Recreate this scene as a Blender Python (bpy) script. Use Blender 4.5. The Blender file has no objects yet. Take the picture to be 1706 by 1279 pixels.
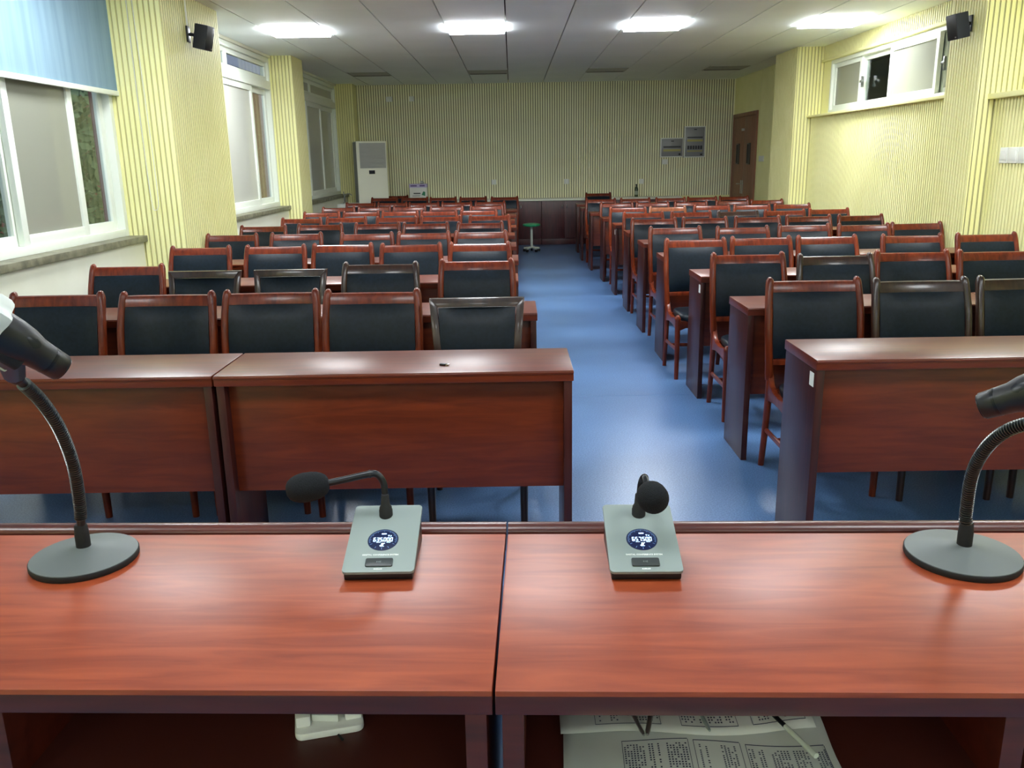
import bpy, bmesh, math, random
from mathutils import Vector, Matrix
random.seed(7)
SC = bpy.context.scene
COL = SC.collection
PI = math.pi

# ------------------------------------------------------------------ camera
cam_d = bpy.data.cameras.new('camera')
cam = bpy.data.objects.new('camera', cam_d)
COL.objects.link(cam)
cam_d.sensor_fit = 'HORIZONTAL'
cam_d.sensor_width = 36.0
cam_d.lens = 1421.0 / 1706.0 * 36.0
cam_d.clip_start = 0.02
cam_d.clip_end = 200
pit, yaw, rol = math.radians(14.69), math.radians(-0.222), math.radians(0.981)
fw = Vector((math.sin(yaw) * math.cos(pit), math.cos(yaw) * math.cos(pit), -math.sin(pit)))
r0 = Vector((math.cos(yaw), -math.sin(yaw), 0))
d0 = fw.cross(r0)
rt = r0 * math.cos(rol) + d0 * math.sin(rol)
dn = d0 * math.cos(rol) - r0 * math.sin(rol)
m = Matrix((( rt.x, -dn.x, -fw.x, 0), (rt.y, -dn.y, -fw.y, 0), (rt.z, -dn.z, -fw.z, 1.45), (0, 0, 0, 1)))
cam.matrix_world = m
SC.camera = cam

# ------------------------------------------------------------------ light
world = bpy.data.worlds.new('overcast_sky')
SC.world = world
world.use_nodes = True
wn = world.node_tree.nodes
bgn = wn.get('Background')
bgn.inputs['Color'].default_value = (0.80, 0.90, 1.0, 1)
bgn.inputs['Strength'].default_value = 0.42
LAMP = {9.2: 14.2, 5.3: 12.0, 1.4: 6.0, -1.9: 4.5}   # radiance of the lit ceiling panels, one circuit for each row
SC.view_settings.view_transform = 'Standard'
SC.view_settings.look = 'None'
SC.view_settings.gamma = 1.0
SC.view_settings.use_curve_mapping = False
SC.view_settings.exposure = 1.88
SC.cycles.max_bounces = 16
SC.cycles.diffuse_bounces = 10
SC.cycles.glossy_bounces = 6

H = 2.746              # ceiling height

# ------------------------------------------------------------------ materials
def srgb(r, g, b):
    f = lambda c: (c / 255 / 12.92) if c <= 10 else ((c / 255 + 0.055) / 1.055) ** 2.4
    return (f(r), f(g), f(b), 1)

MATS = {}
def mat(name, col, rough=0.5, metal=0.0, spec=0.5, coat=0.0, coat_r=0.1, emit=None, es=0.0):
    mt = bpy.data.materials.new(name)
    mt.use_nodes = True
    p = mt.node_tree.nodes['Principled BSDF']
    p.inputs['Base Color'].default_value = col
    p.inputs['Roughness'].default_value = rough
    p.inputs['Metallic'].default_value = metal
    p.inputs['Specular IOR Level'].default_value = spec
    p.inputs['Coat Weight'].default_value = coat
    p.inputs['Coat Roughness'].default_value = coat_r
    if emit:
        p.inputs['Emission Color'].default_value = emit
        p.inputs['Emission Strength'].default_value = es
    MATS[name] = mt
    return mt

def noise_mat(name, c1, c2, scale=(1, 1, 1), nscale=5.0, detail=4, rough=0.5, spec=0.5, coat=0.0, coat_r=0.1,
              bump=0.0, lo=0.35, hi=0.65, vary=0.0, warp=0.0):
    """two-colour procedural material on object coordinates, shifted per object"""
    mt = mat(name, c1, rough, 0, spec, coat, coat_r)
    nt = mt.node_tree
    N, Lk = nt.nodes, nt.links
    p = N['Principled BSDF']
    tc = N.new('ShaderNodeTexCoord')
    oi = N.new('ShaderNodeObjectInfo')
    mul = N.new('ShaderNodeMath'); mul.operation = 'MULTIPLY'; mul.inputs[1].default_value = 37.0
    Lk.new(oi.outputs['Random'], mul.inputs[0])
    add = N.new('ShaderNodeVectorMath'); add.operation = 'ADD'
    Lk.new(tc.outputs['Object'], add.inputs[0]); Lk.new(mul.outputs[0], add.inputs[1])
    mp = N.new('ShaderNodeMapping'); mp.inputs['Scale'].default_value = scale
    Lk.new(add.outputs[0], mp.inputs['Vector'])
    nz = N.new('ShaderNodeTexNoise'); nz.inputs['Scale'].default_value = nscale
    nz.inputs['Detail'].default_value = detail; nz.inputs['Distortion'].default_value = warp
    Lk.new(mp.outputs[0], nz.inputs['Vector'])
    rp = N.new('ShaderNodeValToRGB')
    rp.color_ramp.elements[0].position = lo; rp.color_ramp.elements[0].color = c1
    rp.color_ramp.elements[1].position = hi; rp.color_ramp.elements[1].color = c2
    Lk.new(nz.outputs['Fac'], rp.inputs[0])
    out = rp.outputs[0]
    if vary:
        hs = N.new('ShaderNodeHueSaturation')
        mr = N.new('ShaderNodeMapRange')
        mr.inputs['To Min'].default_value = 1 - vary; mr.inputs['To Max'].default_value = 1 + vary
        Lk.new(oi.outputs['Random'], mr.inputs[0]); Lk.new(mr.outputs[0], hs.inputs['Value'])
        Lk.new(out, hs.inputs['Color']); out = hs.outputs[0]
    Lk.new(out, p.inputs['Base Color'])
    if bump:
        b = N.new('ShaderNodeBump'); b.inputs['Strength'].default_value = bump; b.inputs['Distance'].default_value = 0.002
        Lk.new(nz.outputs['Fac'], b.inputs['Height']); Lk.new(b.outputs[0], p.inputs['Normal'])
    return mt

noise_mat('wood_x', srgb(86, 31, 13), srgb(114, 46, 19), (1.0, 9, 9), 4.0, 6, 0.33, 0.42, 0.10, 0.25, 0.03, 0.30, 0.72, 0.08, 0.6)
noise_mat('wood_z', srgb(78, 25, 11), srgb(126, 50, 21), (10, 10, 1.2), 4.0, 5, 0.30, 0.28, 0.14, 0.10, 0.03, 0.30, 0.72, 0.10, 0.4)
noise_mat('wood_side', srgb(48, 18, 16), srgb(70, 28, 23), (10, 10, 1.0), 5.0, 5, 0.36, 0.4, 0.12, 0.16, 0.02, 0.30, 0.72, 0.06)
noise_mat('podium_wood', srgb(124, 48, 24), srgb(160, 74, 40), (0.9, 8, 9), 4.5, 8, 0.38, 0.5, 0.08, 0.25, 0.05, 0.28, 0.74, 0.02, 0.9)
noise_mat('podium_edge', srgb(60, 18, 10), srgb(84, 30, 18), (0.9, 8, 9), 4.5, 6, 0.35, 0.5, 0.2, 0.2, 0.02, 0.3, 0.7)
noise_mat('walnut', srgb(36, 19, 13), srgb(62, 36, 25), (10, 10, 1.2), 4.0, 5, 0.28, 0.4, 0.35, 0.10, 0.03, 0.30, 0.72, 0.06, 0.4)
noise_mat('orange_wood', srgb(110, 56, 26), srgb(140, 76, 40), (10, 10, 1.2), 4.0, 5, 0.28, 0.5, 0.4, 0.10, 0.03)
noise_mat('cabinet_wood', srgb(60, 20, 24), srgb(82, 32, 34), (10, 10, 1.0), 4.0, 5, 0.40, 0.5, 0.1, 0.2, 0.02)
noise_mat('leather', srgb(11, 21, 29), srgb(17, 29, 39), (1, 1, 1), 60.0, 3, 0.40, 0.22, 0.0, 0.1, 0.12)
noise_mat('wall_yellow', srgb(238, 235, 168), srgb(243, 240, 178), (1, 1, 1), 3.0, 3, 0.55, 0.4)
noise_mat('wall_yellow_lifted', srgb(246, 244, 202), srgb(250, 248, 212), (1, 1, 1), 3.0, 3, 0.55, 0.4)  # wall_yellow made paler to make up for dim light at the back
noise_mat('wall_cream', srgb(226, 226, 206), srgb(234, 234, 216), (1, 1, 1), 2.0, 3, 0.5, 0.4)
noise_mat('ceiling_white', srgb(236, 243, 244), srgb(242, 248, 250), (1, 1, 1), 1.2, 3, 0.55, 0.4)
noise_mat('sill_stone', srgb(92, 90, 74), srgb(136, 134, 112), (1, 1, 1), 14.0, 6, 0.45, 0.5)
noise_mat('foam', srgb(22, 24, 27), srgb(34, 36, 40), (1, 1, 1), 700.0, 2, 0.95, 0.2, bump=0.6)
noise_mat('door_wood', srgb(126, 84, 62), srgb(148, 102, 78), (10, 10, 1.0), 3.0, 5, 0.45, 0.5)
noise_mat('blind_fabric', srgb(124, 152, 168), srgb(136, 164, 180), (1, 5, 0.3), 3.0, 3, 0.8, 0.2)
noise_mat('leaf', srgb(70, 92, 60), srgb(128, 146, 104), (1, 1, 1), 2.0, 3, 0.6, 0.3)
noise_mat('brick_wall', srgb(122, 74, 62), srgb(150, 96, 82), (1, 1, 4), 3.0, 4, 0.9, 0.2)
noise_mat('paper', srgb(176, 180, 172), srgb(204, 206, 198), (1, 1, 1), 3.0, 4, 0.8, 0.2)
mat('groove', srgb(196, 192, 142), 0.8)
mat('groove_grey', srgb(140, 138, 110), 0.8)
mat('pvc_white', srgb(232, 238, 228), 0.35)
mat('metal_bar', srgb(214, 218, 210), 0.4)
mat('seam_blue', srgb(96, 128, 168), 0.5)
mat('seam_dark', srgb(60, 60, 58), 0.8)
mat('ceiling_void', srgb(44, 44, 42), 0.9)
mat('black_plastic', srgb(20, 21, 24), 0.38)
mat('black_rubber', srgb(14, 14, 15), 0.7)
mat('black_metal', srgb(26, 28, 32), 0.28, 0.4)
mat('spring_metal', srgb(96, 100, 98), 0.28, 0.9)
mat('grey_metal', srgb(134, 146, 143), 0.5, 0.15)
mat('disc_grey', srgb(96, 102, 101), 0.5, 0.1)
mat('speaker_navy', srgb(34, 38, 50), 0.5)
mat('chrome', srgb(216, 218, 220), 0.15, 1.0)
mat('brushed_silver', srgb(176, 178, 176), 0.3, 0.9)
mat('white_plastic', srgb(228, 230, 222), 0.4)
mat('ac_cream', srgb(246, 246, 226), 0.4)
mat('ac_side_shaded', srgb(150, 156, 172), 0.45)  # cabinet cream with the side's bluish shade mixed in
mat('ac_grille', srgb(176, 178, 172), 0.5)
mat('panel_grey', srgb(132, 134, 138), 0.35)
mat('breaker_dark', srgb(40, 42, 50), 0.4)
mat('yellow_label', srgb(176, 168, 104), 0.6)
mat('stool_green', srgb(40, 150, 96), 0.4)
mat('stool_pole', srgb(196, 204, 190), 0.35)
mat('purple_print', srgb(196, 186, 220), 0.6)
mat('purple_ink', srgb(112, 92, 150), 0.6)
mat('green_print', srgb(54, 140, 100), 0.6)
mat('grey_print', srgb(90, 92, 90), 0.7)
mat('ink', srgb(52, 54, 74), 0.8)
mat('bottle_green', srgb(64, 78, 60), 0.15)
mat('bottle_label', srgb(150, 160, 140), 0.5)
mat('red_post', srgb(120, 62, 62), 0.6)
mat('lavender_wall', srgb(176, 176, 200), 0.8)
mat('bark', srgb(70, 58, 46), 0.9)
mat('corridor_paint', srgb(190, 206, 206), 0.8)
mat('white_print', srgb(240, 244, 242), 0.5)
mat('lcd_glow', srgb(190, 226, 255), 0.4, emit=srgb(170, 216, 255), es=1.1)
mat('lcd_dim', srgb(120, 150, 190), 0.4, emit=srgb(110, 150, 200), es=0.35)
mat('screen_dark', srgb(8, 12, 26), 0.4, 0, 0.25)
mat('lcd_back', srgb(8, 14, 34), 0.35, 0, 0.25, emit=srgb(20, 40, 96), es=0.12)
mat('button_dark', srgb(52, 58, 58), 0.35)
mat('counter_white', srgb(222, 222, 206), 0.35)
mat('mic_ring', srgb(206, 212, 208), 0.35)
mat('chair_tag_yellow', srgb(206, 198, 130), 0.6)
for yy, st_ in LAMP.items(): mat('lamp_glow_%.1f' % yy, (1, 1, 1, 1), 0.5, emit=(0.93, 0.97, 1.0, 1), es=st_)
mat('lamp_off', srgb(176, 178, 176), 0.5)
mat('lamp_frame', srgb(226, 228, 226), 0.4)
mat('shelf_dark', srgb(70, 28, 20), 0.5)

# speckled blue vinyl floor
def floor_material():
    mt = mat('blue_vinyl', srgb(84, 124, 176), 0.33, 0, 0.5)
    nt = mt.node_tree; N, Lk = nt.nodes, nt.links; p = N['Principled BSDF']
    tc = N.new('ShaderNodeTexCoord')
    n1 = N.new('ShaderNodeTexNoise'); n1.inputs['Scale'].default_value = 150; n1.inputs['Detail'].default_value = 2
    n2 = N.new('ShaderNodeTexNoise'); n2.inputs['Scale'].default_value = 1.6; n2.inputs['Detail'].default_value = 3
    for n in (n1, n2): Lk.new(tc.outputs['Object'], n.inputs['Vector'])
    r1 = N.new('ShaderNodeValToRGB')
    e = r1.color_ramp.elements
    e[0].position = 0.36; e[0].color = srgb(44, 78, 126)
    e[1].position = 0.64; e[1].color = srgb(112, 148, 192)
    Lk.new(n1.outputs['Fac'], r1.inputs[0])
    r2 = N.new('ShaderNodeValToRGB')
    r2.color_ramp.elements[0].position = 0.3; r2.color_ramp.elements[0].color = srgb(62, 98, 146)
    r2.color_ramp.elements[1].position = 0.7; r2.color_ramp.elements[1].color = srgb(92, 130, 178)
    Lk.new(n2.outputs['Fac'], r2.inputs[0])
    mx = N.new('ShaderNodeMixRGB'); mx.inputs[0].default_value = 0.5
    Lk.new(r1.outputs[0], mx.inputs[1]); Lk.new(r2.outputs[0], mx.inputs[2])
    Lk.new(mx.outputs[0], p.inputs['Base Color'])
    rr = N.new('ShaderNodeMapRange'); rr.inputs['To Min'].default_value = 0.27; rr.inputs['To Max'].default_value = 0.31
    Lk.new(n2.outputs['Fac'], rr.inputs[0]); Lk.new(rr.outputs[0], p.inputs['Roughness'])
    b = N.new('ShaderNodeBump'); b.inputs['Strength'].default_value = 0.06; b.inputs['Distance'].default_value = 0.002
    Lk.new(n1.outputs['Fac'], b.inputs['Height']); Lk.new(b.outputs[0], p.inputs['Normal'])
floor_material()

def pane_material(name, frost, tint=(206, 208, 198)):
    mt = bpy.data.materials.new(name); mt.use_nodes = True; MATS[name] = mt
    nt = mt.node_tree; N, Lk = nt.nodes, nt.links
    N.remove(N['Principled BSDF']); out = N['Material Output']
    gl = N.new('ShaderNodeBsdfGlossy'); gl.inputs['Roughness'].default_value = 0.05
    gl.inputs['Color'].default_value = (0.8, 0.8, 0.8, 1)
    fr = N.new('ShaderNodeFresnel')
    ge = N.new('ShaderNodeNewGeometry'); io = N.new('ShaderNodeMapRange')   # leaving a pane uses the inverse ratio
    io.inputs['To Min'].default_value = 1.45; io.inputs['To Max'].default_value = 1 / 1.45
    Lk.new(ge.outputs['Backfacing'], io.inputs[0]); Lk.new(io.outputs[0], fr.inputs['IOR'])
    if frost:
        df = N.new('ShaderNodeBsdfDiffuse'); df.inputs['Color'].default_value = srgb(*tint)
        tl = N.new('ShaderNodeBsdfTranslucent'); tl.inputs['Color'].default_value = srgb(214, 216, 206)
        bs = N.new('ShaderNodeMixShader'); bs.inputs[0].default_value = 0.16
        Lk.new(df.outputs[0], bs.inputs[1]); Lk.new(tl.outputs[0], bs.inputs[2])
    else:
        bs = N.new('ShaderNodeBsdfTransparent'); bs.inputs['Color'].default_value = (0.78, 0.82, 0.82, 1)
    mx = N.new('ShaderNodeMixShader')
    Lk.new(fr.outputs[0], mx.inputs[0]); Lk.new(bs.outputs[0], mx.inputs[1]); Lk.new(gl.outputs[0], mx.inputs[2])
    Lk.new(mx.outputs[0], out.inputs['Surface'])
pane_material('clear_glass', False)
pane_material('frosted_glass', True)
pane_material('frosted_grey', True, (158, 160, 146))

# ------------------------------------------------------------------ mesh helpers
class MB:
    def __init__(s): s.v, s.f = [], []
    def add(s, vs, fs):
        n = len(s.v); s.v += [tuple(v) for v in vs]; s.f += [tuple(i + n for i in f) for f in fs]; return s
    def box(s, x0, x1, y0, y1, z0, z1):
        vs = [(x, y, z) for z in (z0, z1) for y in (y0, y1) for x in (x0, x1)]
        return s.add(vs, [(0, 2, 3, 1), (4, 5, 7, 6), (0, 1, 5, 4), (2, 6, 7, 3), (0, 4, 6, 2), (1, 3, 7, 5)])
    def prism(s, poly, axis, a, b):
        """poly 2D in the two other axes, extruded along axis from a to b"""
        n = len(poly)
        def P(u, v, w):
            return {'x': (w, u, v), 'y': (u, w, v), 'z': (u, v, w)}[axis]
        vs = [P(u, v, a) for u, v in poly] + [P(u, v, b) for u, v in poly]
        fs = [tuple(range(n - 1, -1, -1)), tuple(range(n, 2 * n))]
        fs += [(i, (i + 1) % n, n + (i + 1) % n, n + i) for i in range(n)]
        return s.add(vs, fs)
    def tube(s, path, rad, seg=10, squash=None, up=None, cap=True):
        """sweep a round (or flattened) section; rad number or list (r or (ra, rb)); up fixes the first axis"""
        P = [Vector(p) for p in path]; n = len(P)
        if not isinstance(rad, (list, tuple)): rad = [rad] * n
        T = []
        for i in range(n):
            a, b = P[max(i - 1, 0)], P[min(i + 1, n - 1)]
            T.append((b - a).normalized())
        ref = Vector(up) if up else (Vector((0, 0, 1)) if abs(T[0].z) < 0.9 else Vector((1, 0, 0)))
        A = None; vs, fs = [], []
        for i in range(n):
            if up or A is None: a = ref - T[i] * ref.dot(T[i])
            else: a = A - T[i] * A.dot(T[i])
            a.normalize(); A = a
            b = T[i].cross(a)
            r = rad[i]; ra, rb = r if isinstance(r, (list, tuple)) else (r, r)
            for k in range(seg):
                t = 2 * PI * k / seg
                vs.append(P[i] + a * math.cos(t) * ra + b * math.sin(t) * rb)
        for i in range(n - 1):
            for k in range(seg):
                k2 = (k + 1) % seg
                fs.append((i * seg + k, i * seg + k2, (i + 1) * seg + k2, (i + 1) * seg + k))
        if cap:
            fs.append(tuple(range(seg - 1, -1, -1))); fs.append(tuple((n - 1) * seg + k for k in range(seg)))
        return s.add(vs, fs)
    def lathe(s, prof, c=(0, 0, 0), seg=32):
        """prof list of (r, z) from bottom to top, closed at both ends"""
        vs, fs = [], []; n = len(prof)
        for r, z in prof:
            for k in range(seg):
                t = 2 * PI * k / seg
                vs.append((c[0] + r * math.cos(t), c[1] + r * math.sin(t), c[2] + z))
        for i in range(n - 1):
            for k in range(seg):
                k2 = (k + 1) % seg
                fs.append((i * seg + k, i * seg + k2, (i + 1) * seg + k2, (i + 1) * seg + k))
        fs.append(tuple(range(seg - 1, -1, -1))); fs.append(tuple((n - 1) * seg + k for k in range(seg)))
        return s.add(vs, fs)
    def mesh(s, name, material, bevel=0.0, smooth=35, bseg=2):
        me = bpy.data.meshes.new(name)
        bm = bmesh.new()
        V = [bm.verts.new(v) for v in s.v]
        for f in s.f:
            try: bm.faces.new([V[i] for i in f])
            except ValueError: pass
        bmesh.ops.recalc_face_normals(bm, faces=bm.faces)
        if bevel:
            ed = [e for e in bm.edges if len(e.link_faces) == 2 and e.calc_face_angle(0) > math.radians(40)]
            bmesh.ops.bevel(bm, geom=ed, offset=bevel, segments=bseg, profile=0.6, affect='EDGES', clamp_overlap=True)
        bm.to_mesh(me); bm.free()
        if smooth:
            for p in me.polygons: p.use_smooth = True
            me.set_sharp_from_angle(angle=math.radians(smooth))
        me.materials.append(MATS[material])
        return me
    def build(s, name, material, parent=None, bevel=0.0, smooth=35, bseg=2):
        return obj(name, s.mesh(name, material, bevel, smooth, bseg), parent)

def obj(name, me, parent=None):
    o = bpy.data.objects.new(name, me); COL.objects.link(o)
    if parent: o.parent = parent
    return o
def tag(o, label=None, cat=None, group=None, kind=None):
    if label: o['label'] = label
    if cat: o['category'] = cat
    if group: o['group'] = group
    if kind: o['kind'] = kind
    return o
def empty(name, loc=(0, 0, 0), rz=0.0):
    o = bpy.data.objects.new(name, None); COL.objects.link(o)
    o.location = loc; o.rotation_euler = (0, 0, rz); o.empty_display_size = 0.05
    return o
def copy_tree(o, parent=None):
    c = o.copy(); COL.objects.link(c); c.parent = parent
    for ch in list(o.children): copy_tree(ch, c)
    return c
def box(name, x0, x1, y0, y1, z0, z1, material, parent=None, bevel=0.0):
    return MB().box(x0, x1, y0, y1, z0, z1).build(name, material, parent, bevel, 35 if bevel else 0)
def rot_obj(o, loc, rot): o.location = loc; o.rotation_euler = rot; return o
def text_mesh(body, size, material, depth=0.0002, align='CENTER', bold=0.0):
    cu = bpy.data.curves.new('lettering', 'FONT'); cu.body = body; cu.size = size
    cu.align_x = align; cu.align_y = 'CENTER'; cu.extrude = depth; cu.resolution_u = 2; cu.offset = bold
    to = bpy.data.objects.new('lettering', cu); COL.objects.link(to)
    dg = bpy.context.evaluated_depsgraph_get(); dg.update()
    me = bpy.data.meshes.new_from_object(to.evaluated_get(dg))
    bpy.data.objects.remove(to); bpy.data.curves.remove(cu)
    me.materials.clear(); me.materials.append(MATS[material])
    return me

# ------------------------------------------------------------------ setting: floor and ceiling
YB, YF = 15.6, -2.6
XW = -3.0                      # plane of the left windows
fl = tag(box('floor', -3.3, 4.2, YF, YB + 0.2, -0.1, 0.0, 'blue_vinyl'), kind='structure')
box('floor_seam', 0.22, 1.1, 5.195, 5.2, 0.0, 0.0008, 'seam_blue', fl)

ce = tag(box('ceiling', -3.3, 4.2, YF, YB + 0.2, H + 0.05, H + 0.12, 'ceiling_void'), kind='structure')
GX = [-0.037 + 0.6 * k for k in range(-5, 8)]     # ceiling joints across the room
light_cols = [(-2.437, -1.837), (-0.637, -0.037), (1.163, 1.763), (2.963, 3.563)]
LIGHT_Y = [(-1.9, True), (1.4, True), (5.3, True), (9.2, True), (13.7, False)]
edges = [-3.02, -2.437] + [g for g in GX if -2.4 < g < 3.6] + [3.93]
edges = sorted(set(round(e, 3) for e in edges))
for a, b in zip(edges[:-1], edges[1:]):
    islight = any(abs(a - c[0]) < 0.02 for c in light_cols)
    if islight:
        ys = [YF] + [v for y, _ in LIGHT_Y for v in (y - 0.3, y + 0.3)] + [YB]
        spans = [(ys[i], ys[i + 1]) for i in range(0, len(ys), 2)]
    else:
        ys = [YF, 0.2, 4.4, 8.0, 11.4, YB]
        spans = list(zip(ys[:-1], ys[1:]))
    for y0, y1 in spans:
        box('ceiling_panel', a + 0.006, b - 0.006, y0 + 0.001, y1 - 0.001, H, H + 0.02, 'ceiling_white', ce)

# ------------------------------------------------------------------ setting: grooved panelling
def grooved(parent, p0, p1, nrm, z0, z1, pitch=0.042, gw=0.013, d=0.012, material='wall_yellow', gap='groove'):
    """vertical battens along p0-p1, proud of the plane towards nrm; one mesh of fine battens"""
    a, b, n = Vector((*p0, 0)), Vector((*p1, 0)), Vector((*nrm, 0))
    L = (b - a).length; u = (b - a) / L; cnt = max(1, round(L / pitch)); pt = L / cnt
    vs, fs = [], []
    for i in range(cnt):
        s0, s1, s2 = i * pt, i * pt + gw, (i + 1) * pt
        pts = [a + u * s0, a + u * s1, a + u * s1 + n * d, a + u * s2 + n * d, a + u * s2]
        base = len(vs)
        for p in pts:
            vs.append((p.x, p.y, z0)); vs.append((p.x, p.y, z1))
        for k in range(4):
            q = base + 2 * k
            fs.append((q, q + 2, q + 3, q + 1))
    o = MB().add(vs, fs).build('grooved_panel', material, parent, 0, 0)
    o.data.materials.append(MATS[gap])
    for k, p in enumerate(o.data.polygons):
        if k % 4 in (0, 1): p.material_index = 1
    o['kind'] = 'stuff'
    return o

# back wall
wb = tag(box('wall_back', -3.3, 4.2, YB, YB + 0.2, 0, H + 0.05, 'wall_yellow'), kind='structure')
grooved(wb, (-2.68, YB - 0.001), (3.9, YB - 0.001), (0, -1), 0.79, H, gw=0.015, material='wall_yellow_lifted', gap='groove_grey')
tag(box('wall_front', -3.3, 4.2, YF - 0.2, YF, 0, H + 0.05, 'wall_cream'), kind='structure')

# left wall: low wall below the windows, piers between them
wl = tag(MB().box(-3.10, -2.88, YF, YB, 0, 0.885).build('wall_left', 'wall_cream', None, 0, 0), kind='structure')
box('panel_joint', -2.8802, -2.879, YF, 6.72, 0.60, 0.603, 'seam_dark', wl)
piers = [(-2.55, 6.72, 8.0), (-2.70, 11.2, 11.75), (-2.68, 15.25, 15.6)]
for px, y0, y1 in piers:
    box('pier', -3.10, px - 0.011, y0 + 0.011, y1 - 0.011 if y1 < 15.5 else y1, 0, H + 0.05, 'wall_yellow', wl)
    grooved(wl, (-3.0, y0 + 0.010), (px - 0.004, y0 + 0.010), (0, -1), 0, H)
    grooved(wl, (px - 0.010, y0), (px - 0.010, y1), (1, 0), 0, H)
    if y1 < 15.5: grooved(wl, (px - 0.004, y1 - 0.010), (-3.0, y1 - 0.010), (0, 1), 0, H)
box('pier', -3.10, -2.68, YF, 1.6, 0, H + 0.05, 'wall_yellow', wl)
box('lintel', -3.10, -2.96, 1.6, 15.3, H - 0.03, H + 0.05, 'wall_cream', wl)

# right wall
wr = tag(MB().box(3.79, 4.2, 7.38, 11.24, 0, 1.905).build('wall_right', 'wall_yellow', None, 0, 0), kind='structure')
grooved(wr, (3.79, 11.24), (3.79, 7.38), (-1, 0), 0, 1.905)
box('wall_block', 3.71, 4.2, YF, 6.85, 0, 1.84, 'wall_yellow', wr)
grooved(wr, (3.71, 6.85), (3.71, 3.0), (-1, 0), 0, 1.84)
box('ledge', 3.72, 3.98, 7.38, 11.24, 1.905, 1.93, 'wall_yellow', wr, 0.004)
box('ledge', 3.64, 3.98, YF, 6.85, 1.84, 1.88, 'wall_yellow', wr, 0.004)
# above the windows
box('lintel', 3.9, 4.2, 7.38, 11.24, 2.565, H + 0.05, 'wall_yellow', wr)
grooved(wr, (3.9, 11.24), (3.9, 7.38), (-1, 0), 2.59, H)
box('window_head', 3.86, 4.0, 7.38, 11.24, 2.555, 2.585, 'wall_yellow', wr, 0.004)
box('lintel', 3.9, 4.2, YF, 6.85, 2.60, H + 0.05, 'wall_yellow', wr)
box('wall_block', 3.9, 4.2, 11.0, 11.24, 1.93, 2.565, 'wall_yellow', wr)
box('wall_block', 3.9, 4.2, 6.62, 6.85, 1.88, 2.6, 'wall_yellow', wr)
# far part of the right wall with the door
box('wall_block', 3.9, 4.2, 12.15, YB, 0, H + 0.05, 'wall_yellow', wr)
grooved(wr, (3.9, 13.95), (3.9, 12.15), (-1, 0), 0, H)
for px, y0, y1 in [(3.56, 6.85, 7.38), (3.56, 11.24, 12.15)]:
    box('pier', px + 0.011, 4.2, y0 + 0.011, y1, 0, H + 0.05, 'wall_yellow', wr)
    grooved(wr, (px + 0.004, y0 + 0.010), (3.93, y0 + 0.010), (0, -1), 0, H)
    grooved(wr, (px + 0.010, y1), (px + 0.010, y0), (-1, 0), 0, H)

# corridor behind the high windows on the right
cor = tag(box('wall_corridor', 5.9, 6.0, YF, YB, 0, 3.0, 'corridor_paint'), kind='structure')
box('corridor_ceiling', 4.2, 6.0, YF, YB, 2.9, 3.0, 'corridor_paint', cor)
box('corridor_floor', 4.2, 6.0, YF, YB, -0.1, 0.0, 'corridor_paint', cor)
box('corridor_end', 4.2, 6.0, YB, YB + 0.1, 0, 3.0, 'corridor_paint', cor)
box('corridor_end', 4.2, 6.0, YF - 0.1, YF, 0, 3.0, 'corridor_paint', cor)

# sills of the left windows
for k, (y0, y1) in enumerate([(1.6, 6.728), (8.0, 11.208), (11.75, 15.258)]):
    tag(box('trim_%d' % (k + 1), -3.12, -2.845, y0, y1, 0.886, 0.932, 'sill_stone', None, 0.004), kind='structure')

# ------------------------------------------------------------------ windows (left: in the plane x = XW, running along y)
def frame_y(parent, name, x, d, y0, y1, z0, z1, w, material='pvc_white', b=0.004):
    """a rectangular frame in a plane of constant x, one mesh"""
    mb = MB()
    mb.box(x - d / 2, x + d / 2, y0, y0 + w, z0, z1).box(x - d / 2, x + d / 2, y1 - w, y1, z0, z1)
    mb.box(x - d / 2, x + d / 2, y0 + w, y1 - w, z0, z0 + w).box(x - d / 2, x + d / 2, y0 + w, y1 - w, z1 - w, z1)
    return mb.build(name, material, parent, b)
def sash_y(parent, x, y0, y1, z0, z1, w, glass, d=0.04):
    s = frame_y(parent, 'sash', x, d, y0, y1, z0, z1, w)
    box('pane', x - 0.003, x + 0.003, y0 + w - 0.006, y1 - w + 0.006, z0 + w - 0.006, z1 - w + 0.006, glass, s)
    return s
SZ = 0.932
def left_window(n, y0, y1, sashes, transom=2.39):
    w = tag(empty('window_%d' % n, (0, 0, 0)), kind='structure')
    top = H - 0.032
    frame_y(w, 'window_frame', XW - 0.03, 0.10, y0, y1, SZ, top, 0.055)
    box('transom_bar', XW - 0.085, XW + 0.03, y0 + 0.05, y1 - 0.05, transom - 0.05, transom + 0.05, 'pvc_white', w, 0.004)
    for (a, b, glass, dx) in sashes:
        sash_y(w, XW + dx, a, b, SZ + 0.055, transom - 0.05, 0.065, glass)
    return w
w1 = left_window(1, 1.62, 6.715, [(1.68, 2.8, 'frosted_glass', -.02), (2.75, 3.9, 'clear_glass', -.055), (3.9, 5.32, 'clear_glass', -.055),
                              (5.28, 6.12, 'frosted_grey', -.012), (6.06, 6.66, 'clear_glass', -.055)])
for a, b in ((1.68, 4.2), (4.2, 6.66)): sash_y(w1, XW - 0.03, a, b, 2.44, H - 0.09, 0.05, 'clear_glass')
w2 = left_window(2, 8.005, 11.195, [(8.06, 9.2, 'frosted_glass', -.055), (9.15, 10.42, 'frosted_glass', -.012), (10.36, 11.14, 'clear_glass', -.055)])
for a, b in ((8.06, 9.6), (9.6, 11.14)): sash_y(w2, XW - 0.03, a, b, 2.44, H - 0.09, 0.05, 'clear_glass')
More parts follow.
